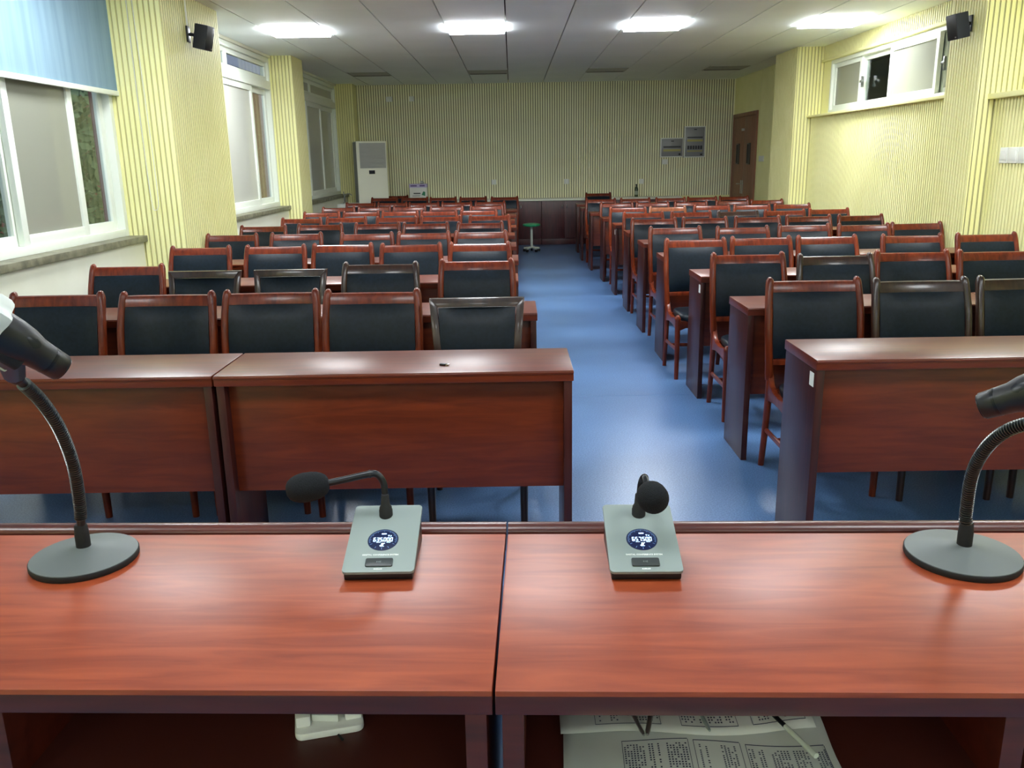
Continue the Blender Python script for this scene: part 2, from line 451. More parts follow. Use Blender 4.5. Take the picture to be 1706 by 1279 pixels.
w3 = left_window(3, 11.755, 15.245, [(11.82, 13.2, 'frosted_glass', -.055), (13.1, 14.1, 'frosted_glass', -.012), (14.05, 15.19, 'frosted_glass', -.055)])
for a, b in ((11.82, 13.5), (13.5, 15.19)): sash_y(w3, XW - 0.03, a, b, 2.44, H - 0.09, 0.05, 'frosted_glass')

# high windows on the right
def right_window(n, y0, y1, z0, z1, sashes):
    w = tag(empty('window_%d' % n, (0, 0, 0)), kind='structure')
    frame_y(w, 'window_frame', 3.95, 0.10, y0, y1, z0, z1, 0.045)
    for (a, b, glass, dx) in sashes:
        s = sash_y(w, 3.95 + dx, a, b, z0 + 0.04, z1 - 0.04, 0.055, glass)
    return w
w4 = right_window(4, 7.42, 11.0, 1.935, 2.555, [(10.12, 10.96, 'frosted_grey', 0.0), (9.22, 10.14, 'clear_glass', 0.03),
                                              (8.26, 9.30, 'frosted_grey', -0.035), (7.46, 8.3, 'clear_glass', 0.03)])
for yy in (10.02, 8.16):
    MB().box(3.90, 3.925, yy - 0.012, yy + 0.012, 2.17, 2.29).box(3.88, 3.90, yy - 0.05, yy + 0.01, 2.22, 2.245).build('window_latch', 'brushed_silver', w4, 0.003)
w5 = right_window(5, 3.0, 6.62, 1.885, 2.6, [(5.7, 6.58, 'frosted_grey', 0.0), (4.8, 5.75, 'clear_glass', 0.03), (3.9, 4.85, 'frosted_grey', 0.0), (3.04, 3.95, 'clear_glass', 0.03)])

# ------------------------------------------------------------------ double door at the far right
dr = tag(empty('door_1', (3.9, 14.8, 0)), kind='structure')
fr = MB().box(-0.03, 0.02, -0.74, -0.68, 0, 2.15).box(-0.03, 0.02, 0.68, 0.74, 0, 2.15).box(-0.03, 0.02, -0.68, 0.68, 2.09, 2.15)
fr.build('door_frame', 'door_wood', dr, 0.004)
for s in (-1, 1):
    y0, y1 = (-0.68, -0.003) if s < 0 else (0.003, 0.68)
    lf = box('door_leaf', -0.018, 0.02, y0, y1, 0.005, 2.09, 'door_wood', dr, 0.004)
    yc = (y0 + y1) / 2
    frame_y(lf, 'window_bead', -0.02, 0.016, yc - 0.10, yc + 0.10, 1.32, 1.66, 0.02, 'black_metal', 0.002)
    box('pane', -0.022, -0.019, yc - 0.08, yc + 0.08, 1.34, 1.64, 'screen_dark', lf)
    if s > 0:
        MB().box(-0.026, -0.018, 0.03, 0.07, 0.84, 1.06).tube([(-0.026, 0.05, 1.0), (-0.06, 0.05, 1.0), (-0.065, 0.06, 1.0), (-0.065, 0.17, 1.0)], 0.009, 8).build('door_handle', 'brushed_silver', lf)
    else:
        MB().box(-0.026, -0.018, -0.07, -0.03, 0.84, 1.06).build('lock_plate', 'brushed_silver', lf)
MB().box(-0.06, -0.018, -0.03, 0.03, 1.86, 1.90).build('door_bolt', 'brushed_silver', dr, 0.004)

# ------------------------------------------------------------------ ceiling lights
def ceiling_light(x0, x1, yc, lit, label, group):
    t = tag(empty('ceiling_light', ((x0 + x1) / 2, yc, H)), label, 'ceiling light', group)
    mb = MB(); w = 0.3
    for a in ((-w, w, -w, -w + .018), (-w, w, w - .018, w), (-w, -w + .018, -w + .018, w - .018), (w - .018, w, -w + .018, w - .018)):
        mb.box(a[0] + .001, a[1] - .001, a[2] + .001, a[3] - .001, -0.003, 0.03)
    mb.build('frame', 'lamp_frame' if lit else 'lamp_off', t)
    box('diffuser', -w + .018, w - .018, -w + .018, w - .018, -0.026 if lit else 0.002, 0.012, 'lamp_glow_%.1f' % yc if lit else 'lamp_off', t)  # lit diffuser hangs lower, glowing edges added to brighten the ceiling
    if not lit: box('dark_strip', -w + .018, w - .018, w - .06, w - .018, -0.002, 0.002, 'seam_dark', t)  # dark strip along the far edge of the panel
    return t
names = ['leftmost', 'second from left', 'third from left', 'rightmost']
for yc, lit in LIGHT_Y:
    for k, (x0, x1) in enumerate(light_cols):
        if yc == 9.2: lab = 'glowing white square ceiling panel light, %s of the lit row' % names[k]
        elif yc > 10: lab = 'unlit grey square ceiling panel light near the back wall, %s' % names[k]
        else: lab = 'square ceiling light over %s, %s of its row' % ({5.3: 'the third desk row', 1.4: 'the presenter desks', -1.9: 'the platform'}[yc], names[k])
        ceiling_light(x0, x1, yc, lit, lab, 'ceiling panel lights above the front half' if yc < 9 else 'ceiling panel lights')

# ------------------------------------------------------------------ chairs (origin on the floor under the crest; faces -y)
def ssweep(mb, pts, rad, seg=10, n=5):
    """smooth (Catmull-Rom) sweep through pts"""
    P = [Vector(p) for p in pts]; out, R = [], []
    for i in range(len(P) - 1):
        a, b, c, d = P[max(i - 1, 0)], P[i], P[i + 1], P[min(i + 2, len(P) - 1)]
        for k in range(n):
            t = k / n
            out.append(0.5 * ((2 * b) + (c - a) * t + (2 * a - 5 * b + 4 * c - d) * t * t + (3 * b - 3 * c + d - a) * t ** 3))
            ra, rb = rad[i], rad[i + 1]
            R.append((ra[0] + (rb[0] - ra[0]) * t, ra[1] + (rb[1] - ra[1]) * t))
    out.append(P[-1]); R.append(rad[-1])
    return mb.tube(out, R, seg, up=(1, 0, 0))
def pad_mesh(name, w0, w1, z0, z1, yfun, thick, bulge, nx=10, nz=8, material='leather'):
    """upholstered back pad: width w0 at z0, w1 at z1, follows yfun(z), bulging to the front"""
    mb = MB(); vs, fs = [], []
    for side in (0, 1):
        for j in range(nz + 1):
            v = j / nz; z = z0 + (z1 - z0) * v; w = w0 + (w1 - w0) * v
            for i in range(nx + 1):
                u = i / nx; x = (u - 0.5) * w
                e = (1 - abs(2 * u - 1) ** 6) * (1 - abs(2 * v - 1) ** 6)
                yy = yfun(z) + 0.018 * (1 - (2 * u - 1) ** 2)
                vs.append((x, yy + ((-thick / 2 - bulge * e) if side == 0 else (thick / 2 + 0.3 * bulge * e)), z))
    W = nx + 1; S = W * (nz + 1)
    for j in range(nz):
        for i in range(nx):
            a = j * W + i
            fs.append((a, a + 1, a + W + 1, a + W)); fs.append((S + a, S + a + W, S + a + W + 1, S + a + 1))
    rim = [i for i in range(W)] + [j * W + nx for j in range(1, nz + 1)] + [nz * W + i for i in range(nx - 1, -1, -1)] + [j * W for j in range(nz - 1, 0, -1)]
    for k in range(len(rim)):
        a, b = rim[k], rim[(k + 1) % len(rim)]
        fs.append((a, S + a, S + b, b))
    return mb.add(vs, fs).mesh(name, material, 0, 50)
def cushion_mesh(w, d, y0, z0, z1, material='leather'):
    mb = MB(); vs, fs = [], []; n = 10
    rows = [(0.96, z0), (1.0, z0 + (z1 - z0) * 0.35), (0.985, z0 + (z1 - z0) * 0.7), (0.93, z0 + (z1 - z0) * 0.9), (0.7, z1), (0.0, z1 + 0.004)]
    seg = 28
    for s, z in rows:
        for k in range(seg):
            t = 2 * PI * k / seg; c, sn = math.cos(t), math.sin(t)
            q = (abs(c) ** 5 + abs(sn) ** 5) ** (-0.2)
            vs.append((w / 2 * s * c * q, y0 + d / 2 + d / 2 * s * sn * q, z))
    for i in range(len(rows) - 1):
        for k in range(seg):
            k2 = (k + 1) % seg
            fs.append((i * seg + k, i * seg + k2, (i + 1) * seg + k2, (i + 1) * seg + k))
    fs.append(tuple(range(seg - 1, -1, -1)))
    return mb.add(vs, fs).mesh('seat', material, 0, 60)
YT = -0.025     # crest of the back relative to origin
def back_y(z):   # centre line of the back, leaning backwards with a slight S
    t = (z - 0.44) / 0.46
    return -0.105 + 0.055 * t + 0.035 * t * t * t - 0.012 * math.sin(PI * t)
def lower_parts(t, wood):
    for s in (-1, 1):
        mb = MB(); ssweep(mb, [(s * .188, -0.485 + .05, 0.0), (s * .189, -0.437, 0.20), (s * .190, -0.440, 0.36), (s * .192, -0.446, 0.415), (s * .192, -0.440, 0.437)],
                          [(.0145, .0145), (.017, .017), (.019, .020), (.021, .023), (.010, .012)], 10, 4)
        mb.build('leg', wood, t, 0, 60)
    for s in (-1, 1):
        mb = MB(); ssweep(mb, [(s * .192, -0.03, 0.0), (s * .194, -0.075, 0.20), (s * .196, -0.105, 0.38), (s * .198, -0.108, 0.45)],
                          [(.0145, .016), (.016, .019), (.017, .021), (.016, .019)], 10, 4)
        mb.build('leg', wood, t, 0, 60)
    for s in (-1, 1):   # arched side rail that sweeps out of the back post
        poly = [(-0.44, 0.425), (-0.40, 0.418), (-0.30, 0.404), (-0.20, 0.410), (-0.145, 0.432), (-0.115, 0.475), (-0.095, 0.475),
                (-0.095, 0.335), (-0.13, 0.350), (-0.22, 0.362), (-0.32, 0.362), (-0.41, 0.350), (-0.44, 0.335)]
        MB().prism(poly, 'x', s * .1805, s * .2065).build('side_rail', wood, t, 0.005, 35)
        MB().tube([(s * .19, -0.43, 0.20), (s * .193, -0.08, 0.195)], [(.009, .014)] * 2, 8, up=(1, 0, 0)).build('stretcher', wood, t)
    MB().prism([(-.18, .40), (.18, .40), (.18, .335), (.14, .352), (.0, .36), (-.14, .352), (-.18, .335)], 'y', -0.455, -0.433).build('front_apron', wood, t, 0.004)
    MB().prism([(-.18, .40), (.18, .40), (.18, .345), (-.18, .345)], 'y', -0.118, -0.098).build('rear_apron', wood, t, 0.003)
    MB().tube([(-.188, -0.25, 0.197), (.188, -0.25, 0.197)], [(.012, .008)] * 2, 8, up=(0, 0, 1)).build('stretcher', wood, t)
    obj('seat', cushion_mesh(0.352, 0.365, -0.478, 0.398, 0.446), t)
def make_chair(wood):
    t = empty('conference_chair')
    for s in (-1, 1):
        mb = MB(); pts, rad = [], []
        for z, x in ((0.445, .198), (0.475, .199), (0.52, .202), (0.62, .207), (0.74, .208), (0.83, .204), (0.875, .200), (0.893, .198)):
            pts.append((s * x, back_y(z), z))
            rad.append((.0180, .021))
        pts.append((s * .197, back_y(.90) + 0.010, 0.903)); rad[0] = (.018, .022); rad[1] = (.0205, .023); rad[2] = (.0180, .021)
        rad[-2] = (.019, .022); rad[-1] = (.0175, .020); rad.append((.007, .008))
        ssweep(mb, pts, rad, 12, 4)
        o = mb.build('back_post', wood, t, 0, 60)
    mb = MB(); n = 8     # crest rail, bowed backwards
    vs, fs = [], []
    for i in range(n + 1):
        x = -0.188 + 0.376 * i / n; bow = 0.022 * (1 - (2 * i / n - 1) ** 2)
        for (dy, z) in ((-.010, .842), (-.013, .872), (-.009, .886), (.004, .889), (.013, .880), (.011, .842)):
            vs.append((x, back_y(z) + bow + dy, z + 0.002 * (2 * i / n - 1) ** 2))
    for i in range(n):
        for k in range(6):
            k2 = (k + 1) % 6; fs.append((i * 6 + k, i * 6 + k2, (i + 1) * 6 + k2, (i + 1) * 6 + k))
    fs += [tuple(range(6)), tuple(n * 6 + k for k in range(5, -1, -1))]
    mb.add(vs, fs).build('crest_rail', wood, t, 0, 40)
    mb = MB().box(-.195, .195, back_y(.53) - .010, back_y(.53) + .012, .515, .543); mb.build('lower_rail', wood, t, 0.004)
    obj('backrest', pad_mesh('backrest', .382, .378, .545, .842, back_y, .018, .016), t)
    lower_parts(t, wood)
    return t
def make_frame_chair():
    """squared back frame, wider at the top, mitred corners"""
    wood = 'walnut'
    t = empty('conference_chair')
    yb = lambda z: back_y(z) + 0.004
    def stile(s):
        vs, fs = [], []
        for (z, xo, xi) in ((.44, .168, .142), (.60, .182, .152), (.75, .195, .163), (.845, .203, .170), (.878, .2065, .2)):
            for dy in (-.013, .013):
                vs.append((s * xo, yb(z) + dy, z)); vs.append((s * xi, yb(z) + dy, z))
        for i in range(4):
            a = 4 * i; b = a + 4
            for p, q in ((0, 1), (1, 3), (3, 2), (2, 0)): fs.append((a + p, a + q, b + q, b + p))
        fs += [(0, 1, 3, 2), (16, 18, 19, 17)]
        MB().add(vs, fs).build('back_post', wood, t, 0.003)
    stile(-1); stile(1)
    vs = []
    for (z, x) in ((.842, .1695), (.878, .2)):
        for dy in (-.014, .014): vs += [(-x, yb(z) + dy, z), (x, yb(z) + dy, z)]
    MB().add(vs, [(0, 1, 5, 4), (2, 6, 7, 3), (4, 5, 7, 6), (0, 2, 3, 1), (0, 4, 6, 2), (1, 3, 7, 5)]).build('crest_rail', wood, t, 0.003)
    MB().box(-.146, .146, yb(.50) - .012, yb(.50) + .012, .485, .515).build('lower_rail', wood, t, 0.003)
    obj('backrest', pad_mesh('backrest', .296, .334, .518, .838, yb, .018, .018), t)
    lower_parts(t, wood)
    return t
PROTO = {'A': make_chair('wood_z'), 'B': make_chair('walnut'), 'C': make_frame_chair(), 'D': make_chair('orange_wood')}
USED = set()
LEFT = [
 [(-2.07, 3.84), (-1.54, 3.80), (-1.09, 3.81), (-0.64, 3.77), (-0.16, 3.66)],
 [(-2.23, 4.94), (-1.73, 4.79), (-1.25, 4.79), (-0.75, 4.84), (-0.21, 4.92)],
 [(-2.19, 6.03), (-1.66, 6.02), (-1.20, 6.12), (-0.71, 5.99), (-0.23, 5.97)],
 [(-2.31, 7.15), (-1.78, 7.12), (-1.18, 6.99), (-0.72, 6.98), (-0.26, 6.98)],
 [(-2.32, 8.05), (-1.81, 8.15), (-1.27, 8.14), (-0.81, 8.07), (-0.30, 8.03)],
 [(-2.21, 9.11), (-1.76, 9.20), (-1.21, 9.06), (-0.75, 9.06), (-0.24, 9.06)],
 [(-2.21, 10.19), (-1.77, 10.26), (-1.31, 10.17), (-0.87, 10.08), (-0.41, 10.08)],
 [(-2.23, 11.30), (-1.79, 11.30), (-1.34, 11.20), (-0.84, 11.12), (-0.33, 11.12)],
 [(-2.14, 12.50), (-1.69, 12.37), (-1.25, 12.21), (-0.80, 12.18), (-0.31, 12.18)],
 [(-2.07, 14.14), (-1.57, 14.06), (-1.10, 13.90), (-0.62, 13.85), (-0.12, 13.71)],
 [(-2.00, 14.98)]]
RIGHT = [
 [(1.39, 3.92), (1.83, 3.85), (2.32, 3.87)],
 [(1.38, 5.02), (1.83, 4.89), (2.33, 5.00), (2.78, 4.97)],
 [(1.27, 6.00), (1.75, 6.09), (2.20, 6.07), (2.80, 6.05), (3.32, 6.05)],
 [(1.33, 7.08), (1.86, 7.00), (2.41, 7.17), (2.86, 7.06), (3.32, 7.17)],
 [(1.33, 8.16), (1.81, 8.17), (2.31, 8.18), (2.79, 8.26), (3.28, 8.22)],
 [(1.37, 9.10), (1.87, 9.10), (2.36, 9.10), (2.85, 9.10), (3.36, 9.31)],
 [(1.36, 10.15), (1.80, 10.15), (2.36, 10.38), (2.82, 10.25), (3.31, 10.36)],
 [(1.35, 11.22), (1.80, 11.22), (2.30, 11.22), (2.86, 11.33), (3.32, 11.39)],
 [(1.26, 12.40), (1.75, 12.41), (2.25, 12.40), (2.72, 12.50), (3.19, 12.60)],
 [(1.44, 14.62)]]
SPECIAL = {('L', 0, 4): 'C', ('L', 1, 1): 'C', ('L', 1, 2): 'C', ('L', 1, 3): 'B', ('R', 0, 1): 'B', ('R', 0, 2): 'B',
           ('R', 1, 1): 'B', ('R', 5, 2): 'B', ('R', 6, 1): 'D'}
ORD = ['first', 'second', 'third', 'fourth', 'fifth', 'sixth', 'seventh', 'eighth', 'ninth', 'tenth', 'eleventh']
LOOK = {'A': 'red-brown chair, black leather back', 'B': 'dark brown chair, black leather back',
        'C': 'dark square-framed chair, leather back', 'D': 'orange-brown chair, leather back'}
def settle(row, front_next):
    """keep neighbours from touching and backs clear of the desk behind"""
    xs = [p[0] for p in row]; ys = [min(p[1], front_next - .06) for p in row]
    for _ in range(40):
        for j in range(len(xs) - 1):
            g = .462 - (xs[j + 1] - xs[j])
            if g > 0: xs[j] -= g / 2; xs[j + 1] += g / 2
    return list(zip(xs, ys))
L_FRONT = [2.80, 3.93, 5.03, 6.12, 7.16, 8.20, 9.22, 10.26, 11.32, 12.50, 99, 99]
R_FRONT = [2.89, 3.97, 5.09, 6.12, 7.19, 8.24, 9.29, 10.36, 11.44, 12.62, 99]
for side, rows in (('L', LEFT), ('R', RIGHT)):
    for i, row in enumerate(rows):
        for j, (x, y) in enumerate(settle(row, (L_FRONT if side == 'L' else R_FRONT)[i + 1])):
            kind = SPECIAL.get((side, i, j), 'A')
            if kind in USED: c = copy_tree(PROTO[kind])
            else: c = PROTO[kind]; USED.add(kind)
            c.location = (x, y - YT, 0)
            c.rotation_euler = (0, 0, math.radians(random.uniform(-1.6, 1.6)))
            if len(row) == 1:
                lab = '%s, standing alone by the back wall, %s of the aisle' % (LOOK[kind], 'left' if side == 'L' else 'right')
            else:
                k = (len(row) - 1 - j) if side == 'L' else j
                lab = '%s, %s row %s of aisle, %s' % (LOOK[kind], ORD[i], 'left' if side == 'L' else 'right',
                       'beside the aisle' if k == 0 else '%s from aisle' % ORD[k])
            tag(c, lab, 'chair', 'conference chairs %s of the aisle' % ('left' if side == 'L' else 'right'))

# ------------------------------------------------------------------ audience desks (origin: front left corner on the floor)
DW, DD, DH = 1.225, 0.36, 0.76
def make_desk():
    t = empty('conference_desk')
    mb = MB().box(0.001, DW - .001, 0, DD, DH - .038, DH)
    mb.build('desktop', 'wood_x', t, 0.004, 35, 2)
    MB().box(0.001, DW - .001, -0.004, 0.010, DH - .012, DH - .004).build('edge_bead', 'wood_x', t, 0.002)
    for x in (0.006, DW - .006 - .028):
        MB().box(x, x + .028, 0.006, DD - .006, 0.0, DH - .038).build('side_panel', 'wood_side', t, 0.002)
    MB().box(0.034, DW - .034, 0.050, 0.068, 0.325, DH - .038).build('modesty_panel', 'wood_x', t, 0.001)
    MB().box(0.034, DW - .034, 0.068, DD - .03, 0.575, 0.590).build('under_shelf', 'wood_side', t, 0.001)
    return t
DESK = make_desk(); first = True
LFR = L_FRONT[:10]
LX = [.20, .11, .03, .04, .03, .02, .04, .03, .05, .07]
RFR = R_FRONT[:10] + [13.75]
RX = [1.05, 1.10, 1.12, 1.08, 1.09, 1.10, 1.10, 1.08, 1.03, 1.00, 1.02]
desk_at = {}
for side, F, X in (('L', LFR, LX), ('R', RFR, RX)):
    for i, (y, xe) in enumerate(zip(F, X)):
        for k in (0, 1):
            x = xe - DW * (k + 1) - .003 * k if side == 'L' else xe + DW * k + .003 * k
            d = DESK if first else copy_tree(DESK); first = False
            d.location = (x, y, 0)
            tag(d, 'red-brown wooden desk, %s row %s of the aisle, %s' % (ORD[i], 'left' if side == 'L' else 'right',
                'beside the aisle' if k == 0 else ('next to the windows' if side == 'L' else 'next to the wall')), 'desk',
                'audience desks %s of the aisle' % ('left' if side == 'L' else 'right'))
            desk_at[(side, i, k)] = d
for key in (('R', 0, 0), ('R', 2, 0), ('R', 6, 0)):
    s = MB().box(0.0048, 0.0060, 0.030, 0.072, 0.655, 0.705).build('sticker', 'white_plastic', desk_at[key])
    s['label'] = 'small white paper sticker'

# ------------------------------------------------------------------ presenter desks in the foreground
def podium(name_label, origin, rz, sgn):
    """origin at the joint, near edge; x runs to sgn side; y away from the camera"""
    W = 1.40
    t = tag(empty('presenter_desk', origin, rz), name_label, 'desk', 'presenter desks in the foreground')
    X = lambda a, b: (min(sgn * a, sgn * b), max(sgn * a, sgn * b))
    x0, x1 = X(.0015, W)
    MB().box(x0, x1, 0, 0.500, .730, .76).build('desktop', 'podium_wood', t, 0.0025)
    MB().box(x0, x1, 0.0015, 0.03, .722, .7295).box(x0, x1, -0.0005, 0.004, .724, .752).build('edge_band', 'podium_edge', t, 0.001)
    MB().box(x0, x1, 0.5005, 0.512, .725, .752).build('groove_strip', 'podium_edge', t)
    n = 10; prof = [(0.512, .728), (0.512, .755)] + [(0.532 - .020 * math.cos(PI * k / n), .755 + .013 * math.sin(PI * k / n)) for k in range(1, n)] + [(0.552, .755), (0.552, .728)]
    MB().prism(prof, 'x', x0, x1).build('rounded_rail', 'podium_edge', t, 0, 50)
    for a, b in ((.010, .040), (W / 2 - .015 + .0, W / 2 + .015), (W - .04, W - .010)):
        p0, p1 = X(a, b)
        MB().box(p0, p1, 0.006, 0.52, 0.0, .722).build('side_panel', 'podium_edge', t, 0.002)
    p0, p1 = X(.040, W - .04)
    MB().box(p0, p1, 0.50, 0.52, 0.10, .73).build('front_panel', 'podium_wood', t)
    MB().box(p0, p1, 0.02, 0.498, 0.584, 0.60).build('inner_shelf', 'shelf_dark', t)
    return t
JX, JY = -0.036, 1.005
podium('long red-brown presenter desk on the left, nearest the camera', (JX - .0005, JY, 0), math.radians(-1.75), -1)
podium('long red-brown presenter desk on the right, papers on its shelf', (JX + .0005, JY, 0), math.radians(-1.75), 1)
PT = 0.76

# ------------------------------------------------------------------ conference microphone units
SEG = {'0': 'abcdef', '3': 'abgcd', '5': 'afgcd', '6': 'afgedc', '7': 'abc'}
def seven_seg(s, h, material):
    """digits drawn as segments in the xy plane, centred"""
    w, th, gap = h * 0.45, h * 0.115, h * 0.57; mb = MB(); x = 0.0; cells = []
    for ch in s:
        if ch == '.': cells.append((x - h * .115, ch)); x += h * .06
        else: cells.append((x, ch)); x += gap
    tot = x - (gap - w)
    def bar(x0, x1, y0, y1): mb.box(x0, x1, y0, y1, 0, .0002)
    for cx, ch in cells:
        cx -= tot / 2
        if ch == '.': bar(cx, cx + th, -h / 2, -h / 2 + th); continue
        for sg in SEG[ch]:
            if sg == 'a': bar(cx + th * .6, cx + w - th * .6, h / 2 - th, h / 2)
            if sg == 'd': bar(cx + th * .6, cx + w - th * .6, -h / 2, -h / 2 + th)
            if sg == 'g': bar(cx + th * .6, cx + w - th * .6, -th / 2, th / 2)
            if sg == 'f': bar(cx, cx + th, th * .3, h / 2 - th * .3)
            if sg == 'b': bar(cx + w - th, cx + w, th * .3, h / 2 - th * .3)
            if sg == 'e': bar(cx, cx + th, -h / 2 + th * .3, -th * .3)
            if sg == 'c': bar(cx + w - th, cx + w, -h / 2 + th * .3, -th * .3)
    return mb.mesh('digits', material, 0, 0)
def rounded_poly(w, l, r, n=5):
    out = []
    for cx, cy, a0 in ((w / 2 - r, r, -90), (w / 2 - r, l - r, 0), (-w / 2 + r, l - r, 90), (-w / 2 + r, r, 180)):
        for k in range(n + 1):
            a = math.radians(a0 + 90 * k / n); out.append((cx + r * math.cos(a), cy + r * math.sin(a)))
    return out
def mic_unit(loc, rz, freq, neck, foam_axis, foam_len, label):
    t = tag(empty('conference_microphone', loc, rz), label, 'microphone', 'conference microphone units')
    W, Ln, zf, zr = 0.124, 0.174, 0.018, 0.070
    ang = math.asin((zr - zf) / Ln)
    yl = Ln * math.cos(ang)
    # black wedge body, slightly smaller than the plate
    b = .003
    MB().prism([(0.006, 0.0), (0.003, zf - .006), (yl - .002, zr - .006), (yl - .004, 0.0)], 'x', -W / 2 + b, W / 2 - b).build('body', 'black_plastic', t, 0.003)
    pl = MB().prism(rounded_poly(W, Ln, .008), 'z', -0.006, 0.0).build('top_plate', 'grey_metal', t, 0.0012)
    pl.location = (0, 0, zf); pl.rotation_euler = (ang, 0, 0)
    def on(me, x, y, z=.0003, name='mark', rot=0):
        o = obj(name, me, pl); o.location = (x, y, z); o.rotation_euler = (0, 0, rot); return o
    sc = MB().lathe([(.0272, 0), (.0272, .0008), (.0262, .0010)], (0, 0, 0), 48).mesh('display', 'lcd_back', 0, 40)
    on(sc, 0, .079, 0.0, 'display')
    ti = MB()
    for k in range(60):
        a = 2 * PI * k / 60
        if math.radians(200) < a < math.radians(340) and k % 5: continue
        r0_, r1_ = (.0225, .0250) if k % 5 else (.0205, .0250); hw = .00022
        c, s = math.cos(a), math.sin(a)
        ti.add([(c * r0_ - s * hw, s * r0_ + c * hw, 0), (c * r1_ - s * hw, s * r1_ + c * hw, 0), (c * r1_ + s * hw, s * r1_ - c * hw, 0), (c * r0_ + s * hw, s * r0_ - c * hw, 0)], [(0, 1, 2, 3)])
    on(ti.mesh('dial_ticks', 'lcd_dim', 0, 0), 0, .079, .0012, 'dial_ticks')
    on(seven_seg(freq, .0102, 'lcd_glow'), 0, .079, .0012, 'frequency_digits')
    ic = MB().box(-.004, .004, .0134, .0160, 0, .0002).box(.004, .0048, .0141, .0153, 0, .0002)
    ic.box(-.011, -.004, -.0076, -.0070, 0, .0002).box(.007, .014, -.0076, -.0070, 0, .0002)
    ic.box(.0075, .0110, .0104, .0111, 0, .0002).box(.0089, .0096, .0080, .0111, 0, .0002).box(.0118, .0138, .0080, .0086, 0, .0002).box(.0132, .0138, .0080, .0111, 0, .0002)
    on(ic.mesh('status_icons', 'lcd_glow', 0, 0), 0, .079, .0012, 'status_icons')
    mi = MB().prism([(-.0018, -.0095), (.0018, -.0095), (.0018, -.0148), (-.0018, -.0148)], 'z', 0, .0002)
    mi.box(-.0034, .0034, -.0176, -.0168, 0, .0002).box(-.0005, .0005, -.0170, -.0148, 0, .0002)
    mi.prism([(-.0045, -.0160), (-.0038, -.0168), (.0045, -.0098), (.0038, -.0090)], 'z', .0002, .0004)
    on(mi.mesh('muted_icon', 'lcd_glow', 0, 0), 0, .079, .0012, 'muted_icon')
    tm = text_mesh('DIGITAL CONFERENCE SYSTEM', .0047, 'white_print', .0002, 'CENTER', .00009)
    xs = [v.co.x for v in tm.vertices]; k = .0625 / (max(xs) - min(xs))
    for v in tm.vertices: v.co.x *= k
    on(tm, 0, .0410, .0003, 'lettering')
    bt = MB().prism([(x, y - .0095) for x, y in rounded_poly(.047, .019, .003)], 'z', 0, .0030).mesh('talk_button', 'button_dark', .0008, 35)
    bo = on(bt, 0, .0215, 0.0, 'talk_button')
    icn = MB().box(-.004, -.003, -.0015, .0015, .0031, .0033)
    for k in range(3): icn.box(-.0015 + k * .002, -.0007 + k * .002, -.001 - k * .0006, .001 + k * .0006, .0031, .0033)
    icn.build('button_icon', 'grey_metal', bo)
    cap = MB()
    for k in range(7): cap.box(-.0074 + .0021 * k, -.0058 + .0021 * k, -.0012, .0012 - .0005 * (k % 3 == 1), 0, .0002)
    on(cap.mesh('small_caption', 'white_print', 0, 0), 0, .0066, .0003, 'small_caption')
    # boot, neck and foam windscreen in the unit's upright frame
    by = 0.147; bz = zf + by * math.sin(ang); byy = by * math.cos(ang)
    up = Vector((0, -math.sin(ang) * .3, 1)).normalized()
    base = Vector((neck[0][0], byy, bz))
    MB().lathe([(.0125, -.006), (.0125, .010), (.0115, .012), (.0115, .015), (.0085, .020), (.0070, .038), (.0060, .040)], base, 20).build('neck_boot', 'black_rubber', t, 0, 40)
    path = []
    P = [Vector(p) for p in neck]
    for i in range(len(P) - 1):
        a, b_, c, d = P[max(i - 1, 0)], P[i], P[i + 1], P[min(i + 2, len(P) - 1)]
        for k in range(6):
            q = k / 6
            path.append(0.5 * ((2 * b_) + (c - a) * q + (2 * a - 5 * b_ + 4 * c - d) * q * q + (3 * b_ - 3 * c + d - a) * q ** 3))
    path.append(P[-1])
    nk = MB().tube(path, .0064, 12).build('gooseneck', 'black_metal', t, 0, 60)
    j = len(path) * 6 // 10
    MB().tube([path[j], path[j + 1]], .0075, 12).build('neck_ring', 'black_plastic', nk)
    fo = MB(); c0 = P[-1]; ax = Vector(foam_axis).normalized(); prof = []
    pts, rr = [], []
    R = .0270
    for k in range(13):
        s = k / 12; ph = PI * s
        off = -foam_len / 2 * math.cos(ph)
        pts.append(c0 + ax * (off + foam_len * .42)); rr.append(max(.0008, R * math.sin(ph) ** .72 * (1.02 if s > .5 else 1)))
    fo.tube(pts, rr, 24).build('foam_windscreen', 'foam', t, 0, 80)
    return t
# unit 1: neck bends to the left; unit 2: neck comes back towards the camera
mic_unit((-0.239, 1.320, PT), 0.0, '635.000',
         [(-.003, .14, .06), (-.004, .147, .105), (-.007, .150, .124), (-.018, .150, .138), (-.035, .146, .139), (-.070, .138, .134), (-.107, .130, .129)],
         (-1, -.16, -.13), .078, 'conference microphone showing 635.000, foam head bent to the left')
mic_unit((0.2165, 1.306, PT), math.radians(-1.2), '657.500',
         [(.002, .14, .06), (.005, .147, .105), (.007, .144, .124), (.009, .128, .137), (.010, .110, .134), (.011, .094, .128)],
         (.25, -1, -.25), .056, 'conference microphone showing 657.500, foam head bent towards the camera')

